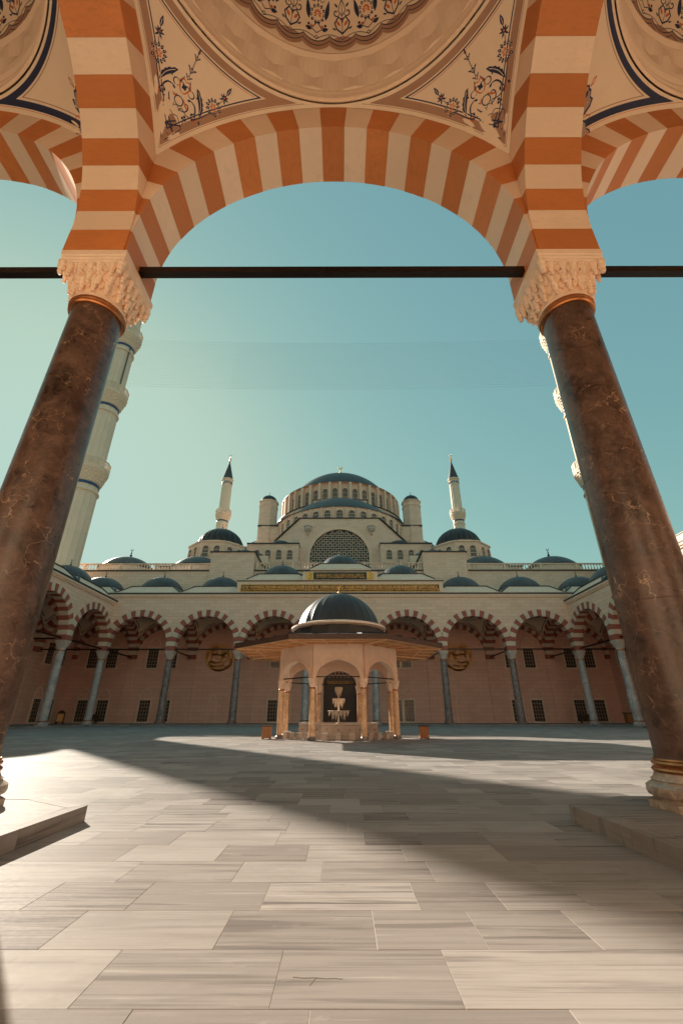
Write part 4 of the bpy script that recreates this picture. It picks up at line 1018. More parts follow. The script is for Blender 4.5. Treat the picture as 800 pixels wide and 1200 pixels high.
# net of lamp wires strung between the near minarets
mb = MB()
for i in range(22):
    z = 54.3 + i * 0.52
    pts = [(-38.4 + 76.8 * k / 24, 60, z - 0.9 * (1 - (2 * k / 24 - 1) ** 2)) for k in range(25)]
    for p, q in zip(pts[:-1], pts[1:]): mb.bar(p, q, 0.011, 0.011)
for i in range(110):
    x = -19.5 + 39.5 * i / 109; s_ = 0.9 * (1 - (x / 38.4) ** 2)
    mb.bar((x, 60, 54.3 - s_), (x, 60, 54.3 + 21 * 0.52 - s_), 0.008, 0.008)
lw = mb.build('lamp_wire_net', 'wire'); lw['label'] = 'faint net of lamp wires strung across the sky between the two minarets'; lw['category'] = 'wire net'

# ------------------------------------------------------------------ near (entrance) gallery
ng = thing('entrance_gallery', 'near gallery with striped arches and painted domes that frames the picture', 'gallery', (0, YC, 0))
B2 = 4.17
YB = -B2                                        # bay centre, local y (world YC - 4.17)
def voussoirs(parent, a, individually, t0=-TH / 2, t1=TH / 2):
    r, ro = a - 0.56, a + 0.25
    if not individually:
        place('arch_ring', ring_joined(r, ro, a, t0, t1, 'terra', 'cream').mesh('arch_ring', None), parent, kind='stuff'); return
    for poly, red in arch_polys(r, ro, a - 0.001, ZCN, ZS, 23, 3, 0.0005):
        mb = MB(); e = (0.0 if red else 0.004) + r_.uniform(-0.002, 0.002)
        mb.slabxz(poly, t0 + e, t1 - e); mb.build('voussoir', 'terra' if red else 'cream', parent)
xs_near = [-29.67, -21.17, -12.67, -4.13, 4.15, 12.67, 21.17, 29.67]
for i in range(7):
    xa, xb = xs_near[i], xs_near[i + 1]; a = (xb - xa) / 2; xc = (xa + xb) / 2
    mb = MB(); spandrel(mb, a - 0.001, a + 0.24, ZCN, 14.6, -TH / 2 + 0.03, TH / 2 - 0.01, 'plaster'); w = mb.build('arcade_wall', None, ng, loc=(xc, 0, 0))
    voussoirs(w, a, 2 <= i <= 4)
for i in range(8):
    x = xs_near[i]; mb = MB(); spandrel(mb, B2 - 0.54, B2 + 0.24, ZCN, 14.6, -TH / 2 + 0.01, TH / 2 - 0.01, 'plaster')
    w = mb.build('cross_wall', None, ng, loc=(x, YB, 0)); w.rotation_euler = (0, 0, pi / 2)
    for poly, red in (arch_polys(B2 - 0.56, B2 + 0.25, B2 - 0.535, ZCN, ZS, 23, 3, 0.0005) if i in (3, 4) else []):
        m2 = MB(); e = 0.0 if red else 0.004; m2.slabxz(poly, -TH / 2 + e, TH / 2 - e); m2.build('voussoir', 'terra' if red else 'cream', w)
    if i not in (3, 4):
        place('arch_ring', ring_joined(B2 - 0.56, B2 + 0.25, B2 - 0.535, -TH / 2, TH / 2, 'terra', 'cream').mesh('arch_ring', None), w, kind='stuff')
    # block over the column head, behind the arch springers
    mb = MB(); mb.box(x - 0.525, x + 0.525, -0.525, 0.525, ZS + 0.002, ZCN - 0.01); mb.build('springer_block', 'terra', ng)
for i in range(7):
    mb = MB(); mb.bar((xs_near[i], 0, 8.56), (xs_near[i + 1], 0, 8.56), 0.13, 0.145); mb.build('tie_rod', 'iron', ng)
mb = MB(); mb.box(-38.6, 38.6, 2 * YB - 0.9, 2 * YB - 0.02, -0.5, 15.0); rw = mb.build('rear_wall', 'plaster', ng)
me_rwa = ring_joined(B2 - 0.56, B2 + 0.25, B2 - 0.535, -0.2, 0.2, 'terra', 'cream').mesh('arch_ring', None)
for i in range(7):
    place('wall_arch', me_rwa, rw, ((xs_near[i] + xs_near[i + 1]) / 2, 2 * YB + 0.19, 0), kind='stuff')
mb = MB(); mb.box(-1.1, 1.1, 2 * YB - 0.02, 2 * YB + 0.08, 0, 3.2, 'wood_dark')
for sx in (-1, 1):
    for k in range(3): mb.box(*sorted((sx * 0.08, sx * 1.0)), 2 * YB + 0.08, 2 * YB + 0.14, 0.2 + 1.0 * k, 1.05 + 1.0 * k, 'wood_bin')
mb.build('entrance_door', None, rw)
mb = MB()   # roof slabs leave room for the domes; outer cornice facing the court
mb.box(-29.75, 29.75, TH / 2 - 0.03, TH / 2 + 0.22, 14.2, 14.44, 'wall_plain'); mb.box(-29.75, 29.75, TH / 2 - 0.04, TH / 2 + 0.28, 14.44, 14.62, 'lead_edge'); mb.build('cornice', None, ng)

# vaults, painted
AY = B2 - TH / 2
RR = AY - 0.04
RSN = sqrt(AY * AY + (B2 + 0.25 - 0.02) ** 2)
ZRN = ZCN + sqrt(RSN ** 2 - RR ** 2)
def pend_mesh():
    mb = MB(); rows, n = 10, 24; rings = []
    for j in range(rows + 1):
        ring = []
        for i in range(n + 1):
            p = (pi / 2) * i / n; rm = min(AY / max(1e-9, cos(p)), AY / max(1e-9, sin(p))) - 0.001; r = rm + (RR - rm) * j / rows
            ring.append((r * cos(p), r * sin(p), ZCN + sqrt(RSN ** 2 - r * r)))
        rings.append(ring)
    mb.loft(rings, closed=False); return mb.mesh('pendentive', 'plaster_panel', True, 60)
me_pend = pend_mesh()
def S(x, y, off): z = sqrt(max(0.0, RSN ** 2 - x * x - y * y)); f = (RSN - off) / RSN; return (x * f, y * f, ZCN + z * f)
def edge_strip(mb, d1, d2, r_in, off, mat, n=18):
    for sw in (0, 1):
        vs_ = []
        for k in range(n + 1):
            for d in (d1, d2):
                x = AY - d; y0 = sqrt(max(0.0, r_in ** 2 - x * x)); y = y0 + (AY - d - y0) * k / n
                vs_.append(S(x, y, off) if not sw else S(y, x, off))
        mb.add(vs_, [(2*k, 2*k+1, 2*k+3, 2*k+2) for k in range(n)], mat)
def ring_strip(mb, r1, r2, d, off, mat, n=30):
    vs_ = []
    for k in range(n + 1):
        for r in (r1, r2):
            p0 = acos(min(1, (AY - d) / r)); p = p0 + (pi / 2 - 2 * p0) * k / n; vs_.append(S(r * cos(p), r * sin(p), off))
    mb.add(vs_, [(2*k, 2*k+1, 2*k+3, 2*k+2) for k in range(n)], mat)
# tangent frame in the middle of a pendentive
N0 = Vector(S(2.95, 2.95, 0)) - Vector((0, 0, ZCN)); N0.normalize()
U0 = Vector((-1, 1, 0)).normalized(); V0 = N0.cross(U0); V0 = V0 if V0.z > 0 else -V0
def to_uv(x, y): d = Vector(S(x, y, 0)) - Vector((0, 0, ZCN)); d.normalize(); k = d.dot(N0); return (d.dot(U0) / k * RSN, d.dot(V0) / k * RSN)
def from_uv(u, v, off): d = (N0 + U0 * (u / RSN) + V0 * (v / RSN)).normalized() * (RSN - off); return (d.x, d.y, ZCN + d.z)

class Paint:
    """flat painted ornament: polygons in a 2-D frame, laid on the plaster through a mapping"""
    def __init__(s, fn): s.mb = MB(); s.fn = fn; s.mir = False
    def poly(s, pts, mat, off=0.006):
        if s.mir: pts = [(-x, y) for x, y in pts]
        cx = sum(p[0] for p in pts) / len(pts); cy = sum(p[1] for p in pts) / len(pts); n = len(pts)
        s.mb.add([s.fn(x, y, off) for x, y in pts] + [s.fn(cx, cy, off)], [(i, (i + 1) % n, n) for i in range(n)], mat)
    def petal(s, x, y, ang, ln, wd, mat, off=0.006, n=5):
        c, q = cos(ang), sin(ang); P = []
        for i in range(n + 1): t_ = i / n; P.append((ln * t_, wd / 2 * sin(pi * t_ ** 0.8)))
        for i in range(n - 1, 0, -1): t_ = i / n; P.append((ln * t_, -wd / 2 * sin(pi * t_ ** 0.8)))
        s.poly([(x + a * c - b_ * q, y + a * q + b_ * c) for a, b_ in P], mat, off)
    def disc(s, x, y, r, mat, off=0.006, n=8): s.poly([(x + r * cos(2*pi*i/n), y + r * sin(2*pi*i/n)) for i in range(n)], mat, off)
    def line(s, pts, w, mat, off=0.006, taper=False):
        n = len(pts)
        if s.mir: pts = [(-x, y) for x, y in pts]
        vs_ = []
        for i, (x, y) in enumerate(pts):
            a = pts[max(0, i - 1)]; b_ = pts[min(n - 1, i + 1)]; dx, dy = b_[0] - a[0], b_[1] - a[1]; l = max(1e-6, sqrt(dx*dx + dy*dy))
            k = w / 2 * ((0.3 + 0.7 * sin(pi * (i + 0.5) / n)) if taper else 1); vs_ += [s.fn(x - dy/l*k, y + dx/l*k, off), s.fn(x + dy/l*k, y - dx/l*k, off)]
        s.mb.add(vs_, [(2*i, 2*i+1, 2*i+3, 2*i+2) for i in range(n - 1)], mat)
    def spiral(s, x, y, r, a0, turns, w, mat, off=0.006, n=18):
        s.line([(x + r * (1 - 0.8 * i / n) * cos(a0 + turns * 2 * pi * i / n), y + r * (1 - 0.8 * i / n) * sin(a0 + turns * 2 * pi * i / n)) for i in range(n + 1)], w, mat, off, True)
    def carnation(s, x, y, r, ang):
        for i in range(11):
            a = ang + radians(-165 + 33 * i); s.petal(x + r * 0.60 * cos(a), y + r * 0.60 * sin(a), a, r * 0.42, r * 0.34, 'navy')
            s.petal(x + r * 0.66 * cos(a), y + r * 0.66 * sin(a), a, r * 0.18, r * 0.10, 'plaster_panel', 0.009)
        for i in range(7):
            a = ang + radians(-120 + 40 * i); s.petal(x + r * 0.12 * cos(a), y + r * 0.12 * sin(a), a, r * 0.42, r * 0.22, 'orange_paint')
        s.disc(x, y, r * 0.2, 'plaster_panel', 0.009); s.disc(x, y, r * 0.10, 'orange_paint', 0.011)
    def bud(s, x, y, r, ang):
        for d in (-0.7, 0, 0.7): s.petal(x, y, ang + d, r, r * 0.42, 'navy')
        for d in (-1.9, 1.9): s.petal(x, y, ang + d, r * 0.7, r * 0.3, 'navy')
        s.petal(x, y, ang, r * 0.6, r * 0.2, 'orange_paint', 0.009)
    def leaf(s, x, y, ang, ln, wd):
        n = 9; c, q = cos(ang), sin(ang); P = []
        for i in range(n + 1):
            t_ = i / n; P.append((ln * t_, wd * (0.55 * sin(pi * t_ ** 0.75) + 0.10 * (i % 2))))
        for i in range(n - 1, 0, -1): t_ = i / n; P.append((ln * t_, -wd * 0.30 * sin(pi * t_)))
        bend = 0.25
        P = [(a, b_ + bend * a * (ln - a) / ln) for a, b_ in P]
        s.poly([(x + a * c - b_ * q, y + a * q + b_ * c) for a, b_ in P], 'navy')
        s.line([(x + a * c - (bend * a * (ln - a) / ln) * q, y + a * q + (bend * a * (ln - a) / ln) * c) for a in (0.1 * ln, 0.4 * ln, 0.65 * ln, 0.85 * ln)], wd * 0.09, 'plaster_panel', 0.009)
def pend_paint_main():
    P = Paint(from_uv)
    N_, O_, B_ = 'navy', 'orange_paint', 'brown_paint'
    def sm(pts, n=4):          # rounded polyline through the given points
        out = []
        for i_ in range(len(pts) - 1):
            p0, p1, p2, p3 = pts[max(0, i_ - 1)], pts[i_], pts[i_ + 1], pts[min(len(pts) - 1, i_ + 2)]
            for q_ in range(n):
                t_ = q_ / n
                out.append(tuple(0.5 * (2 * p1[k_] + (p2[k_] - p0[k_]) * t_ + (2 * p0[k_] - 5 * p1[k_] + 4 * p2[k_] - p3[k_]) * t_ * t_ + (3 * p1[k_] - p0[k_] - 3 * p2[k_] + p3[k_]) * t_ ** 3) for k_ in (0, 1)))
        return out + [pts[-1]]
    # mat at the tip with crossing bands
    P.poly([(-.20, -.90), (0.0, -.80), (.20, -.90), (.225, -.93), (.10, -1.22), (0.0, -1.43), (-.10, -1.22), (-.225, -.93)], B_, 0.004)
    for k in (False, True):
        P.mir = k
        P.line(sm([(.225, -.93), (.17, -.86), (.08, -.77), (0, -.80)]), 0.014, N_); P.line([(-.10, -1.09), (.06, -.98), (.21, -.87)], 0.026, N_); P.line([(-.09, -.86), (.02, -.98), (.13, -1.12)], 0.024, N_); P.line([(-.03, -1.20), (.08, -1.205)], 0.020, N_)
        P.line([(.225, -.93), (.10, -1.22), (0, -1.43)], 0.014, N_)
        # carnation with a dark leafy ring, bud and tip leaf
        cx_, cy_ = 0.605, -0.10
        for q in range(12):
            a = radians(30 * q + 10); P.petal(cx_ + .085 * cos(a), cy_ + .085 * sin(a), a, 0.085, 0.052, N_); P.disc(cx_ + .125 * cos(a), cy_ + .125 * sin(a), 0.010, 'plaster_panel', 0.009, 5)
        for q in range(6): a = radians(60 * q + 25); P.petal(cx_ + .02 * cos(a), cy_ + .02 * sin(a), a, 0.062, 0.045, O_); P.disc(cx_ + .045 * cos(a), cy_ + .045 * sin(a), 0.009, 'plaster_panel', 0.009, 5)
        P.disc(cx_, cy_, 0.024, 'plaster_panel', 0.010); P.disc(cx_, cy_, 0.012, O_, 0.012)
        for d in (0.0, 0.6, -0.6, 1.3, -1.3, 2.4, -2.4): P.petal(.715, .18, radians(80) + d, 0.105, 0.034, N_)
        P.disc(.715, .20, 0.02, O_, 0.009)
        P.line([(.665, .03), (.70, .13)], 0.012, N_); P.petal(.735, .27, radians(82), 0.19, 0.070, N_); P.line([(.74, .30), (.755, .40)], 0.009, 'plaster_panel', 0.009)
        # large serrated leaf
        P.poly([(.437, -.46), (.462, -.38), (.448, -.345), (.455, -.29), (.425, -.26), (.420, -.21), (.385, -.185), (.365, -.135), (.325, -.12), (.275, -.062), (.203, -.045), (.225, -.10), (.255, -.165), (.305, -.225), (.350, -.29), (.392, -.375)], N_)
        P.line(sm([(.425, -.40), (.39, -.27), (.32, -.16), (.25, -.09)]), 0.010, 'plaster_panel', 0.009)
        # stem to the carnation, flower and trefoil on it
        P.line(sm([(.06, -.66), (.09, -.58), (.17, -.61), (.24, -.625), (.35, -.59), (.45, -.47), (.55, -.30), (.60, -.22)]), 0.018, N_)
        for q in range(5): P.petal(.366, -.60, radians(72 * q), 0.055, 0.042, N_ if q % 2 else O_)
        for q in range(3): P.disc(.200 + .032 * cos(radians(120 * q + 90)), -.705 + .032 * sin(radians(120 * q + 90)), 0.026, N_)
        P.line([(.20, -.73), (.215, -.84)], 0.012, N_)
        # scrolls
        P.line([(.085 * cos(radians(d)), -.50 + .085 * sin(radians(d))) for d in range(-90, 100, 15)], 0.020, N_)
        P.line(sm([(.0, -.59), (.07, -.63), (.16, -.60), (.20, -.52), (.175, -.45), (.12, -.46), (.13, -.51)]), 0.022, N_, taper=True)
        P.line([(.160 + .060 * cos(radians(d)), -.235 + .060 * sin(radians(d))) for d in range(-160, 130, 18)], 0.022, N_, taper=True); P.petal(.115, -.20, radians(110), 0.10, 0.045, N_)
        P.line(sm([(.19, -.33), (.29, -.36), (.345, -.47), (.30, -.52)]), 0.030, N_, taper=True); P.petal(.30, -.50, radians(-100), 0.08, 0.04, N_); P.petal(.345, -.50, radians(-60), 0.06, 0.034, N_)
        P.line([(.055 + .05 * cos(radians(d)), -.215 + .05 * sin(radians(d))) for d in range(20, 250, 20)], 0.018, N_, taper=True)
        P.line(sm([(.0, -.33), (.055, -.30), (.105, -.17), (.055, -.09), (0.0, -.12)]), 0.030, O_, taper=True); P.line(sm([(.06, -.41), (.14, -.49), (.20, -.53)]), 0.034, O_, taper=True)
        P.line(sm([(.06, -.05), (.09, -.12), (.09, -.2)]), 0.014, N_); P.petal(.13, -.37, radians(30), 0.09, 0.04, N_); P.petal(.46, -.53, radians(-70), 0.08, 0.04, N_); P.disc(.27, -.20, .016, N_); P.disc(.30, -.15, .012, N_)
    P.mir = False
    for q in range(4): P.disc(.030 * cos(radians(90 * q + 45)), -.215 + .030 * sin(radians(90 * q + 45)), 0.025, N_)
    P.line([(0, -.06), (0, .48)], 0.012, N_)
    for v, r in ((-0.02, .05), (.125, .062), (.37, .048)):
        P.poly([(-r * .8, v), (0, v - r), (r * .8, v), (0, v + r)], N_); P.poly([(-r * .45, v), (0, v - r * .6), (r * .45, v), (0, v + r * .6)], 'plaster_panel', 0.009); P.disc(0, v, r * .2, O_, 0.011)
        for sx in (-1, 1): P.petal(sx * r * .6, v + r * .2, radians(90 - sx * 50), r * 1.1, r * .5, N_)
    P.petal(0, .44, pi / 2, 0.12, 0.04, N_)
    mb = P.mb
    edge_strip(mb, 0.075, 0.185, RR + 0.055, 0.005, 'brown_paint'); ring_strip(mb, RR + 0.055, RR + 0.155, 0.075, 0.0045, 'brown_paint')
    edge_strip(mb, 0.205, 0.222, RR + 0.175, 0.006, 'navy'); ring_strip(mb, RR + 0.175, RR + 0.192, 0.205, 0.006, 'navy')
    edge_strip(mb, 0.055, 0.062, RR + 0.04, 0.006, 'brown_paint')
    ring_strip(mb, RR + 0.212, RR + 0.219, 0.24, 0.006, 'orange_paint')
    return mb.mesh('painted_ornament', None)
def pend_paint_side():
    P = Paint(from_uv); mb = P.mb; tipv = to_uv(AY - 0.02, AY - 0.02)[1]
    edge_strip(mb, 0.09, 0.19, RR + 0.05, 0.006, 'navy'); ring_strip(mb, RR + 0.05, RR + 0.14, 0.09, 0.0055, 'navy')
    edge_strip(mb, 0.065, 0.072, RR + 0.03, 0.006, 'orange_paint'); edge_strip(mb, 0.225, 0.238, RR + 0.17, 0.006, 'brown_paint'); ring_strip(mb, RR + 0.17, RR + 0.182, 0.225, 0.006, 'brown_paint')
    t0 = tipv + 0.25
    def sc(w, z0, z1, m, off, g=0.0):
        pts = [(-0.05 - g, z0 - g), (0.05 + g, z0 - g)]
        n = 12
        for i in range(n + 1): u = 1 - 2 * i / n; pts.append(((w + g) * u, z1 + g + 0.05 * abs(sin(i * pi / 3)) - 0.12 * abs(u)))
        P.poly(pts, m, off)
    for k in (False, True):
        P.mir = k
        P.poly([(0.0, t0 + 0.05), (0.10, t0 + 0.10), (0.62, t0 + 0.62), (0.60, t0 + 0.74), (0.50, t0 + 0.78), (0.40, t0 + 0.72), (0.34, t0 + 0.80), (0.22, t0 + 0.74), (0.0, t0 + 0.70)], 'navy', 0.005)
        P.poly([(0.0, t0 + 0.09), (0.10, t0 + 0.14), (0.57, t0 + 0.62), (0.56, t0 + 0.70), (0.49, t0 + 0.735), (0.40, t0 + 0.68), (0.33, t0 + 0.75), (0.22, t0 + 0.70), (0.0, t0 + 0.66)], 'grey_paint', 0.007)
        P.poly([(0.0, t0 + 0.6), (0.16, t0 + 0.62), (0.24, t0 + 1.05), (0.20, t0 + 1.20), (0.12, t0 + 1.16), (0.05, t0 + 1.25), (0.0, t0 + 1.22)], 'navy', 0.0055)
        P.poly([(0.0, t0 + 0.63), (0.13, t0 + 0.66), (0.20, t0 + 1.06), (0.17, t0 + 1.15), (0.12, t0 + 1.12), (0.05, t0 + 1.20), (0.0, t0 + 1.17)], 'grey_paint', 0.0075)
        for (x, y, r) in ((0.12, t0 + 0.40, .05), (0.30, t0 + 0.52, .05), (0.46, t0 + 0.64, .045), (0.09, t0 + 0.85, .05), (0.12, t0 + 1.03, .04), (0.05, t0 + 0.25, .04)):
            for q in range(5): P.petal(x, y, q * 2 * pi / 5, r, r * 0.7, 'orange_paint', 0.009)
            P.disc(x, y, r * 0.3, 'plaster', 0.011)
        P.line([(0.0, t0 + 0.35), (0.2, t0 + 0.42), (0.4, t0 + 0.6), (0.5, t0 + 0.7)], 0.012, 'orange_paint', 0.009)
        P.line([(0.22, t0 + 0.85), (0.34, t0 + 0.95), (0.36, t0 + 0.82)], 0.03, 'orange_paint'); P.line([(0.0, t0 + 1.25), (0.03, t0 + 1.38), (0.0, t0 + 1.48)], 0.02, 'orange_paint')
    return mb.mesh('painted_ornament', None)
me_pm, me_ps = pend_paint_main(), pend_paint_side()

RD_ = RR - 0.03                                 # dome radius at its springing
def Dp(a, e, off=0.0):
    """dome surface: azimuth a (rad), elevation e (rad), off inwards"""
    r = RD_ - off; return (r * cos(e) * cos(a), r * cos(e) * sin(a), ZRN + 0.0 + r * sin(e))
def dome_inner(side):
    mb = MB(); NA = 192; PER = 8
    els = [0, 1.0, 1.01, 2.6, 2.61, 4.5, 5.5, 6.5] + ([8, 10, 12, 13, 18, 23] if side else [7.0, 14.0, 20.5]) + ([24, 25.5, 27] if side else [21, 22.5, 24]) + [30, 36, 44, 52, 60, 70, 80, 89.9]
    rings = []
    for k, e in enumerate(els):
        ring = []
        for i in range(NA):
            o = 0.0; tri = abs(((i % PER) / PER) * 2 - 1)        # 1 at the peak, 0 between
            if e <= 1.0: o = 0.0
            elif e < 2.605: o = 0.055
            elif e < 4.6: o = 0.02
            elif e < 6.6: o = 0.03 if not side else 0.05
            elif side and e in (8, 10, 12): o = (0.10, 0.12, 0.06)[(8, 10, 12).index(e)]
            elif e in (14.0, 18): o = -0.03 + 0.13 * tri
            elif e in (7.0, 20.5, 13, 23): o = 0.07 - 0.06 * tri
            elif e in (21, 24, 27): o = 0.02
            elif e in (22.5, 25.5): o = 0.07
            ring.append(Dp(2 * pi * i / NA, radians(e), o))
        rings.append(ring)
    mb.loft(rings[:]); return mb.mesh('dome_shell', 'plaster', False)
def dome_shell(side):
    me = dome_inner(side); me.polygons.foreach_set('use_smooth', [True] * len(me.polygons)); me.set_sharp_from_angle(angle=radians(2.2)); return me
me_shell = {False: dome_shell(False), True: dome_shell(True)}
def medallion_sector():
    """one eleventh-and-a-quarter degree pair of lobes of the painted medallion (22.5 degrees)"""
    E0 = 25.0
    def fn(x, y, off): e = radians(E0) + y / RD_; return Dp(x / (RD_ * cos(radians(30))), e, 0.03 + off)   # x along azimuth, y upwards
    P = Paint(fn); K = RD_ * cos(radians(30)); sec = radians(22.5) * K; lob = sec / 2
    def edge(x, d): return d + 0.13 * (1 - abs(sin(pi * (x / lob)))**0.8)
    N = 40
    xs_ = [-sec / 2 + sec * i / N for i in range(N + 1)]
    def band(d0, d1, mat, off): 
        vs_ = []
        for x in xs_: vs_ += [fn(x, edge(x, d0), off), fn(x, edge(x, d1), off)]
        P.mb.add(vs_, [(2*i, 2*i+1, 2*i+3, 2*i+2) for i in range(N)], mat)
    for q_ in range(12): band(-0.02 + 0.16 * q_, -0.02 + 0.16 * (q_ + 1), 'plaster_panel', 0.002)
    band(-0.03, 0.16, 'brown_paint', 0.005); band(0.0, 0.02, 'brown_paint', 0.007); band(0.15, 0.175, 'navy', 0.008); band(0.055, 0.075, 'navy', 0.008)
    # second lobes offset half a lobe, interlaced
    pts = [(x, 0.20 + 0.12 * abs(sin(pi * (x / lob) + pi / 2)) ** 0.8) for x in xs_]; P.line(pts, 0.014, 'navy', 0.009)
    P.poly([(-lob * .5 + lob * .42 * a, 0.20 + 0.10 * b_) for a, b_ in ((-1, .2), (-.5, -.4), (.5, -.4), (1, .2), (0, .9))], 'brown_paint', 0.006)
    xa, xb = -lob / 2, lob / 2
    # arabesque drop on xa
    def drop(x):
        for k in (1, -1):
            P.line([(x, 0.34), (x + k*.13, 0.44), (x + k*.18, 0.56), (x + k*.09, 0.68), (x, 0.62)], 0.034, 'navy', taper=False)
            P.spiral(x + k*.14, 0.76, 0.085, radians(90 + k*90), k * 1.0, 0.028, 'navy'); P.petal(x + k*.05, 0.50, radians(90 - k*40), 0.15, 0.06, 'orange_paint')
            P.line([(x, 0.70), (x + k*.09, 0.80), (x + k*.05, 0.92), (x, 1.0)], 0.018, 'navy'); P.petal(x + k*.15, 0.42, radians(90 - k*60), 0.10, 0.04, 'navy'); P.petal(x + k*.10, 0.86, radians(90 - k*50), 0.12, 0.045, 'navy')
        P.petal(x, 0.55, pi / 2, 0.12, 0.06, 'orange_paint'); P.line([(x, 0.30), (x, 1.3)], 0.012, 'navy'); P.disc(x, 1.06, 0.04, 'navy'); P.disc(x, 1.06, 0.018, 'plaster_panel', 0.009); P.petal(x, 1.12, pi / 2, 0.16, 0.05, 'navy')
    drop(xa)
    # carnation with two side leaves on xb
    P.carnation(xb, 0.72, 0.20, pi / 2)
    for k in (1, -1):
        P.line([(xb, 0.34), (xb + k*.12, 0.42), (xb + k*.06, 0.50), (xb, 0.56)], 0.020, 'navy'); P.petal(xb + k*.12, 0.40, radians(90 - k*75), 0.16, 0.09, 'navy'); P.disc(xb + k*.13, 0.47, 0.035, 'orange_paint')
        P.petal(xb + k*.20, 0.60, radians(90 - k*12), 0.40, 0.11, 'navy'); P.line([(xb + k*.17, 0.66), (xb + k*.175, 0.88)], 0.010, 'plaster_panel', 0.009)
        P.spiral(xb + k*.11, 1.0, 0.07, radians(90 - k*90), -k * 1.0, 0.018, 'navy'); P.disc(xb + k * .2, 0.50, 0.03, 'navy')
    P.petal(xb, 0.93, pi / 2, 0.2, 0.07, 'navy'); P.petal(xb, 0.96, pi / 2, 0.12, 0.03, 'orange_paint', 0.009)
    # small knots in the interlace
    for (x, y) in ((xb, 0.245),): P.poly([(x - .05, y), (x, y - .05), (x + .05, y), (x, y + .05)], 'navy', 0.009); P.poly([(x - .028, y), (x, y - .028), (x + .028, y), (x, y + .028)], 'plaster_panel', 0.010)
    return P.mb.mesh('medallion_sector', None)
me_sec = medallion_sector()
mb = MB(); mb.lathe([(2.0, 0), (2.0, 0.004)], 48); 
me_dcap_n = me_dcap
for i in range(7):
    xa, xb = xs_near[i], xs_near[i + 1]; xc = (xa + xb) / 2; side = i != 3
    sx = ((xb - xa) / 2 - TH / 2) / AY
    v = place('vault', me_shell[side], ng, (xc, YB, 0), scale=(sx, 1, 1))
    if 2 <= i <= 4:
        for q in range(4):
            p = place('pendentive', me_pend, ng, (xc, YB, 0), (0, 0, q * pi / 2), scale=(sx if q % 2 == 0 else 1, 1 if q % 2 == 0 else sx, 1))
            place('painted_ornament', me_ps if side else me_pm, p)
        for k in range(16): place('medallion_sector', me_sec, v, (0, 0, 0), (0, 0, radians(86.0 + 5.6 + 22.5 * k)))
        mb = MB()
        mb.lathe([(RD_ * cos(radians(e)), ZRN + RD_ * sin(radians(e)) - 0.04) for e in (58, 66, 75, 84, 89.9)], 48); mb.build('medallion_centre', 'navy', v)
    else:
        for q in range(4): place('pendentive', me_pend, ng, (xc, YB, 0), (0, 0, q * pi / 2), scale=(sx if q % 2 == 0 else 1, 1 if q % 2 == 0 else sx, 1))
    b_ = place('dome_base', me_dbase, ng, (xc, YB, 0.0)); d = place('dome', me_dcap, ng, (xc, YB, 17.02)); finial(d, (0, 0, 2.05), 1.0)
mb = MB(); mb.box(-38.5, -29.7, 2 * YB, 0.4, 14.2, 14.6); mb.box(29.7, 38.5, 2 * YB, 0.4, 14.2, 14.6); mb.build('roof', 'lead', ng)
# outer shell of the near domes has to be clear of the inner ones
for o in ng.children:
    if o.name.startswith('dome') and not o.name.startswith('dome_base'): pass

# ------------------------------------------------------------------ ablution fountain
FX, FY = 0.0, 25.6
ft = thing('ablution_fountain', 'domed octagonal ablution fountain with wide eaves in the middle of the courtyard', 'fountain', (FX, FY, 0))
AP = 2.96; CR8 = AP / cos(pi / 8)
def oc(r, z, a=pi / 8): return [(r * cos(a + k * pi / 4), r * sin(a + k * pi / 4), z) for k in range(8)]
mb = MB(); mb.lathe([(0.17, 0.0), (0.20, 0.02), (0.20, 0.10), (0.165, 0.13), (0.15, 0.17)], 16); me_fb = mb.mesh('column_base', 'breccia', True)
mb = MB(); mb.lathe([(0.145, 0.17), (0.14, 1.2), (0.13, 2.22)], 16); me_fs = mb.mesh('column', 'onyx', True)
mb = MB()
mb.lathe([(0.13, 2.22), (0.155, 2.24), (0.155, 2.28), (0.135, 2.30)], 16, mat='copper')
mb.loft([sq_ring(h, r, t_, z, 24, pi / 24) for h, r, t_, z in ((0.13, 0.135, 0, 2.30), (0.15, 0.16, 0.3, 2.45), (0.19, 0.2, 0.8, 2.62), (0.205, 0.2, 0.95, 2.70))], 'fountain_marble', cap1=True)
for k in range(12): a = 2 * pi * k / 12; mb.lathe([(0.005, 0), (0.025, 0.03), (0.045, 0.12)], 5, (0.165 * cos(a), 0.165 * sin(a), 2.40), mat='fountain_marble')
me_fc = mb.mesh('column_capital', None)
for k in range(8):
    a = pi / 8 + k * pi / 4; x, y = CR8 * cos(a), CR8 * sin(a)
    c_ = place('column', me_fs, ft, (x, y, 0), (0, 0, a)); place('column_base', me_fb, c_); place('column_capital', me_fc, c_)
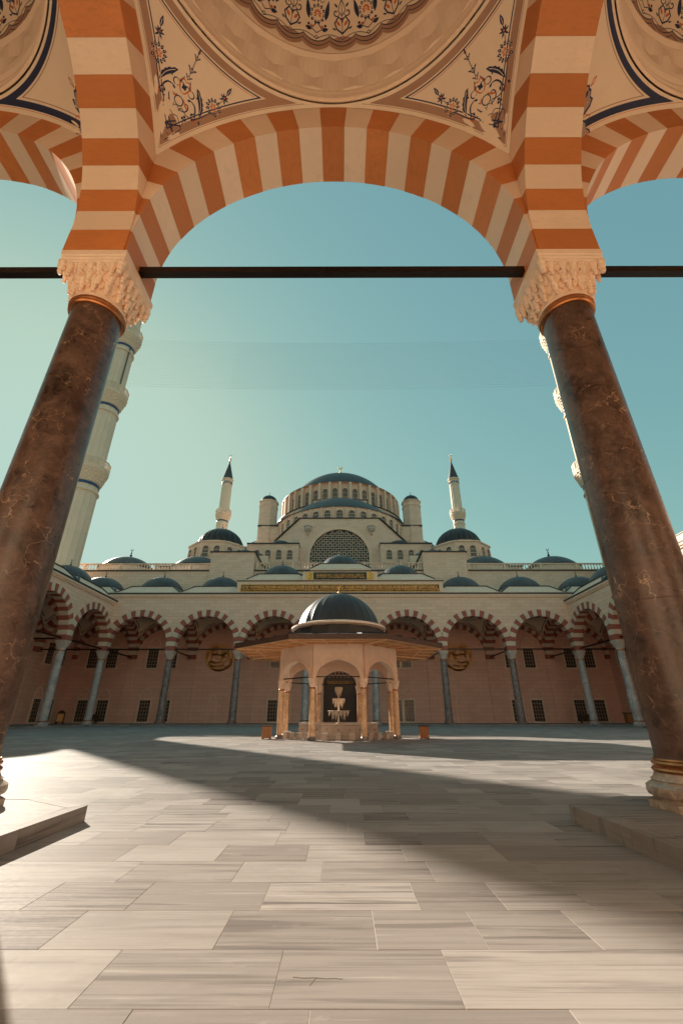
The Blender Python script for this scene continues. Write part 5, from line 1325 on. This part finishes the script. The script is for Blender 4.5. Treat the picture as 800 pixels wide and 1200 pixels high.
# arches: each side a marble panel with an ogee opening
half = CR8 * sin(pi / 8)
def ogee(w, zs, zt, n=12):
    pts = []
    for i in range(2 * n + 1):
        u = -1 + i / n; t_ = abs(u)
        z = zs + (zt - zs) * (sqrt(max(0, 1 - t_ ** 2.2)) * 0.90 + 0.10 * (1 - t_) ** 2.0); pts.append((w * u, z))
    return pts
def arch_panel(w, zs, zt, half, ztop, t, y):
    mb = MB(); pts = ogee(w, zs, zt); n = len(pts)
    vs_ = []
    for (x, z) in pts: vs_ += [(x, y - t / 2, z), (x, y - t / 2, ztop), (x, y + t / 2, z), (x, y + t / 2, ztop)]
    fs_ = []
    for i in range(n - 1): p, q = 4*i, 4*(i+1); fs_ += [(p, q, q+1, p+1), (p+2, p+3, q+3, q+2), (p, p+2, q+2, q), (p+1, q+1, q+3, p+3)]
    mb.add(vs_, fs_)
    for sx in (-1, 1):
        x0, x1 = sorted((sx * w, sx * half)); mb.box(x0, x1, y - t / 2, y + t / 2, 2.70, ztop)
    # raised moulding round the opening
    for p, q in zip(pts[:-1], pts[1:]):
        mb.bar((p[0] * 1.06, y - t / 2 - 0.01, 2.7 + (p[1] - 2.7) * 1.05), (q[0] * 1.06, y - t / 2 - 0.01, 2.7 + (q[1] - 2.7) * 1.05), 0.05, 0.05, up=(0, 1, 0))
        mb.bar((p[0] * 1.17, y - t / 2 - 0.01, 2.7 + (p[1] - 2.7) * 1.20), (q[0] * 1.17, y - t / 2 - 0.01, 2.7 + (q[1] - 2.7) * 1.20), 0.035, 0.04, up=(0, 1, 0))
    return mb
me_ap = arch_panel(half - 0.15, 2.72, 3.58, half, 4.32, 0.30, 0.0).mesh('arch_panel', 'fountain_marble')
mb = MB(); mb.bar((-half, 0, 2.78), (half, 0, 2.78), 0.05, 0.05); me_fr = mb.mesh('tie_rod', 'iron')
for k in range(8):
    a = k * pi / 4; p = place('arch_panel', me_ap, ft, (AP * sin(a), -AP * cos(a), 0), (0, 0, a)); place('tie_rod', me_fr, p)
# eaves
RE = 5.40 / cos(pi / 8)
mb = MB(); mb.loft([oc(CR8 - 0.5, 4.33), oc(RE - 0.12, 4.22), oc(RE - 0.12, 4.30)], 'wood_soffit'); mb.loft([oc(CR8 - 1.2, 4.34), oc(CR8 - 0.3, 4.34)], 'wood_soffit')
mb.add(oc(CR8 - 0.6, 4.36), [tuple(range(8))], 'wood_soffit'); ev = mb.build('eaves_soffit', None, ft)
mb = MB()
for k in range(8):
    a = pi / 8 + k * pi / 4; mb.bar((CR8 * cos(a), CR8 * sin(a), 4.26), ((RE - .14) * cos(a), (RE - .14) * sin(a), 4.19), 0.10, 0.08)
    for rr2 in (0.60, 0.97):
        r2 = CR8 + (RE - CR8) * rr2; zz_ = 4.31 - 0.10 * rr2; p = (r2 * cos(a), r2 * sin(a), zz_); b2 = a + pi / 4; q = (r2 * cos(b2), r2 * sin(b2), zz_); mb.bar(p, q, 0.07, 0.05)
    for t_ in (0.33, 0.66):
        b2 = a + pi / 4
        p = Vector((CR8 * cos(a), CR8 * sin(a), 4.28)).lerp(Vector((CR8 * cos(b2), CR8 * sin(b2), 4.28)), t_); q = Vector(((RE-.1) * cos(a), (RE-.1) * sin(a), 4.20)).lerp(Vector(((RE-.1) * cos(b2), (RE-.1) * sin(b2), 4.20)), t_); mb.bar(p, q, 0.05, 0.04)
mb.build('soffit_batten', 'wood_rib', ev)
for k in range(8):
    a0, a1 = pi / 8 + k * pi / 4, pi / 8 + (k + 1) * pi / 4
    mb = MB(); vs_ = []
    for z, r in ((4.20, RE), (4.42, RE + 0.03), (4.20, RE - 0.14), (4.42, RE - 0.14)):
        vs_ += [(r * cos(a0), r * sin(a0), z), (r * cos(a1), r * sin(a1), z)]
    mb.add(vs_, [(0, 1, 3, 2), (4, 6, 7, 5), (0, 4, 5, 1), (2, 3, 7, 6)]); mb.build('fascia', 'wood_dark', ft)
mb = MB(); mb.loft([oc(RE - 0.05, 4.442), oc(3.3, 4.86), oc(2.75, 4.95)], 'lead_rib')
for k in range(8):
    a = pi / 8 + k * pi / 4
    mb.bar((RE * cos(a), RE * sin(a), 4.46), (2.8 * cos(a), 2.8 * sin(a), 4.97), 0.08, 0.06, 'lead_rib')
    for t_ in (0.25, 0.5, 0.75):
        b2 = a + pi / 4; p = Vector((RE * cos(a), RE * sin(a), 4.455)).lerp(Vector((RE * cos(b2), RE * sin(b2), 4.455)), t_); q = Vector((2.8 * cos(a), 2.8 * sin(a), 4.96)).lerp(Vector((2.8 * cos(b2), 2.8 * sin(b2), 4.96)), t_); mb.bar(p, q, 0.05, 0.05, 'lead_rib')
mb.build('eaves_roof', None, ft)
mb = MB(); mb.prism(ngon(16, 2.55, pi / 16), 4.9, 5.42, 'lead_rib'); 
for k in range(16): a = pi / 16 + k * pi / 8; mb.bar((2.55 * cos(a), 2.55 * sin(a), 4.92), (2.55 * cos(a), 2.55 * sin(a), 5.4), 0.06, 0.06, 'lead_rib')
fd = mb.build('dome_drum', None, ft)
mb = MB(); mb.lathe([(2.50, 5.40), (2.66, 5.44), (2.72, 5.50), (2.72, 5.58), (2.60, 5.63), (2.48, 5.66), (2.2, 5.67)], 64); mb.build('stone_ring', 'fountain_marble', fd, True)
mb = MB(); mb.lathe([(2.43, 5.64), (2.45, 5.68)] + arc_profile(2.36, 1.90, 16, 5.72), 280, mod=lambda a: 0.98 + 0.015 * (1 - min(1, 5 * (0.5 - abs((a * 28 / (2 * pi)) % 1 - 0.5))))); dm = mb.build('dome', 'lead_rib', ft, True, sharp=50); finial(dm, (0, 0, 7.58), 0.62, 'gold')
# ceiling hood inside
mb = MB(); mb.lathe([(2.5, 4.30)] + [(2.5 * cos(e), 4.32 + 1.2 * sin(e)) for e in [pi / 2 * i / 8 for i in range(9)]], 32, mat='plaster'); mb.build('inner_ceiling', None, ft, True)
# basin
mb = MB()
BP = 2.0; CB = BP / cos(pi / 8)
mb.loft([oc(CB + 0.06, 0), oc(CB + 0.06, 0.10), oc(CB, 0.12), oc(CB, 0.60), oc(CB + 0.05, 0.62), oc(CB + 0.05, 0.71), oc(CB - 0.22, 0.71), oc(CB - 0.22, 0.45)]); mb.add(oc(CB - 0.2, 0.5), [tuple(range(8))])
bs = mb.build('basin', 'basin_marble', ft)
mb = MB(); w_ = CB * sin(pi / 8) * 2 / 3
for q in (-1, 0, 1):
    mb.box(q * w_ - w_ / 2 + 0.05, q * w_ + w_ / 2 - 0.05, -0.02, 0.01, 0.16, 0.20); mb.box(q * w_ - w_ / 2 + 0.05, q * w_ + w_ / 2 - 0.05, -0.02, 0.01, 0.52, 0.56)
    mb.box(q * w_ - w_ / 2 + 0.05, q * w_ - w_ / 2 + 0.09, -0.02, 0.01, 0.20, 0.52); mb.box(q * w_ + w_ / 2 - 0.09, q * w_ + w_ / 2 - 0.05, -0.02, 0.01, 0.20, 0.52)
me_bp = mb.mesh('basin_panel', 'basin_marble')
mb = MB(); mb.lathe([(0.012, 0), (0.03, 0.02), (0.03, 0.06)], 8); mb.bar((0, 0, 0.03), (0, -0.12, 0.01), 0.03, 0.03); me_tap = mb.mesh('tap', 'copper')
for k in range(8):
    a = k * pi / 4; p = place('basin_panel', me_bp, bs, (BP * sin(a), -BP * cos(a), 0), (0, 0, a))
    for q in (-1, 0, 1): place('tap', me_tap, bs, ((BP + .02) * sin(a) + q * w_ * cos(a), -(BP + .02) * cos(a) + q * w_ * sin(a), 0.40), (0, 0, a))
# three-tier centrepiece
mb = MB()
for (z, r) in ((1.28, 0.58), (1.88, 0.34), (2.45, 0.20)):
    mb.lathe([(0.04, z - 0.62), (0.04, z - 0.22), (r * 0.3, z - 0.18), (r * 0.6, z - 0.11), (r * 0.92, z - 0.04), (r, z), (r * 0.94, z + 0.015), (r * 0.5, z - 0.05)], 28, mod=lambda a: 1 + 0.05 * abs(sin(a * 7)))
    for k in range(14):
        a = 2 * pi * k / 14; ln = 0.16 + 0.10 * ((k * 5) % 3) / 2
        mb.lathe([(0.004, -ln), (0.022, -ln * 0.6), (0.04, 0.0)], 5, (r * 0.90 * cos(a), r * 0.90 * sin(a), z - 0.02))
        a += pi / 14; mb.lathe([(0.004, -ln * 1.3), (0.022, -ln * 0.6), (0.04, 0.0)], 5, (r * 0.60 * cos(a), r * 0.60 * sin(a), z - 0.12))
mb.lathe([(0.2, 0.45), (0.22, 0.6), (0.12, 0.7)], 20); mb.build('tiered_spout', 'white_marble', ft)
mb = MB(); mb.lathe([(0.001, 0), (CB - 0.24, 0)], 8, a0=pi / 8, a1=pi / 8 + 2 * pi); mb.build('basin_water', 'glass', bs, loc=(0, 0, 0.58))
# seats around the basin
mb = MB(); mb.box(-0.12, 0.12, -0.12, 0.12, 0, 0.24); mb.box(-0.14, 0.14, -0.14, 0.14, 0.24, 0.30); me_st = mb.mesh('marble_seat', 'basin_marble')
n_st = 0
for k in range(8):
    a = k * pi / 4
    for q in (-0.62, 0, 0.62):
        if k in (3, 4, 5) and q: continue
        x, y = (BP + 0.72) * sin(a) + q * cos(a) * 1.05, -(BP + 0.72) * cos(a) + q * sin(a) * 1.05
        o = place('marble_seat', me_st, None, (FX + x, FY + y, 0), (0, 0, a)); o['category'] = 'stool'; o['group'] = 'marble seats round the fountain basin'
        side_ = {0: 'near', 1: 'near right', 2: 'right', 3: 'far right', 4: 'far', 5: 'far left', 6: 'left', 7: 'near left'}[k]
        o['label'] = '%smarble block seat on the %s side of the fountain basin' % ({-0.62: 'first small ', 0: 'middle small ', 0.62: 'last small '}[q], side_)

# wooden cabinets beside the fountain
def bin_box(label, loc, lit=False, cat='cabinet', name='shoe_cabinet', sc=1.0):
    t = thing(name, label, cat, loc)
    mb = MB(); mb.box(-0.21*sc, 0.21*sc, -0.2*sc, 0.2*sc, 0.05*sc, 0.56*sc); mb.build('body', 'wood_bin', t)
    mb = MB(); mb.box(-0.24*sc, 0.24*sc, -0.23*sc, 0.23*sc, 0.56*sc, 0.62*sc); mb.build('lid', 'wood_dark', t)
    mb = MB()
    for sx in (-1, 1):
        for sy in (-1, 1): mb.box(sx*0.18*sc - 0.03, sx*0.18*sc + 0.03, sy*0.17*sc - 0.03, sy*0.17*sc + 0.03, 0, 0.05*sc)
    mb.build('foot', 'wood_dark', t)
    mb = MB()
    for k in range(4): mb.box(-0.19*sc, 0.19*sc, -0.215*sc, -0.198*sc, (0.09 + 0.115*k)*sc, (0.18 + 0.115*k)*sc)
    mb.build('front_slat', 'wood_bin', t); return t
bin_box('small wooden box with dark lid standing left of the fountain', (-3.55, 24.1, 0)); bin_box('small wooden box with dark lid standing right of the fountain', (4.25, 24.1, 0))
bin_box('wooden bin with an orange front against the right gallery wall', (34.6, 57.5, ZP), name='waste_bin', cat='bin', sc=2.0)
t = thing('notice_stand', 'small arched notice stand by the left gallery wall, its orange glow painted on', 'sign', (-35.4, 60.5, ZP))
mb = MB(); mb.box(-0.5, 0.5, -0.06, 0.06, 0.15, 1.05); mb.lathe([(0.001, -0.06), (0.5, -0.06), (0.5, 0.06), (0.001, 0.06)], 20)
vv = mb.v[8:]; mb.v[8:] = [(x, z, 1.05 + y) for x, y, z in vv]; mb.build('frame', 'wood_dark', t)
mb = MB(); mb.box(-0.4, 0.4, -0.075, -0.062, 0.25, 1.15); mb.build('notice', 'sign_painted_glow', t)
mb = MB(); mb.box(-0.45, -0.38, -0.2, 0.2, 0, 0.16); mb.box(0.38, 0.45, -0.2, 0.2, 0, 0.16); mb.build('foot', 'wood_dark', t)
for x, lab in ((-33.0, 'low dark bench against the left end of the far gallery wall'), (32.4, 'low dark bench against the right end of the far gallery wall')):
    t = thing('bench', lab, 'bench', (x, 63.6, ZP))
    mb = MB(); mb.box(-0.7, 0.7, -0.25, 0.25, 0.45, 0.52); mb.build('seat', 'wood_dark', t)
    mb = MB(); mb.box(-0.7, 0.7, 0.2, 0.25, 0.52, 1.1); mb.build('backrest', 'wood_dark', t)
    for sx in (-0.6, 0.6): mb = MB(); mb.box(sx - 0.04, sx + 0.04, -0.22, 0.22, 0, 0.45); mb.build('leg', 'wood_dark', t)
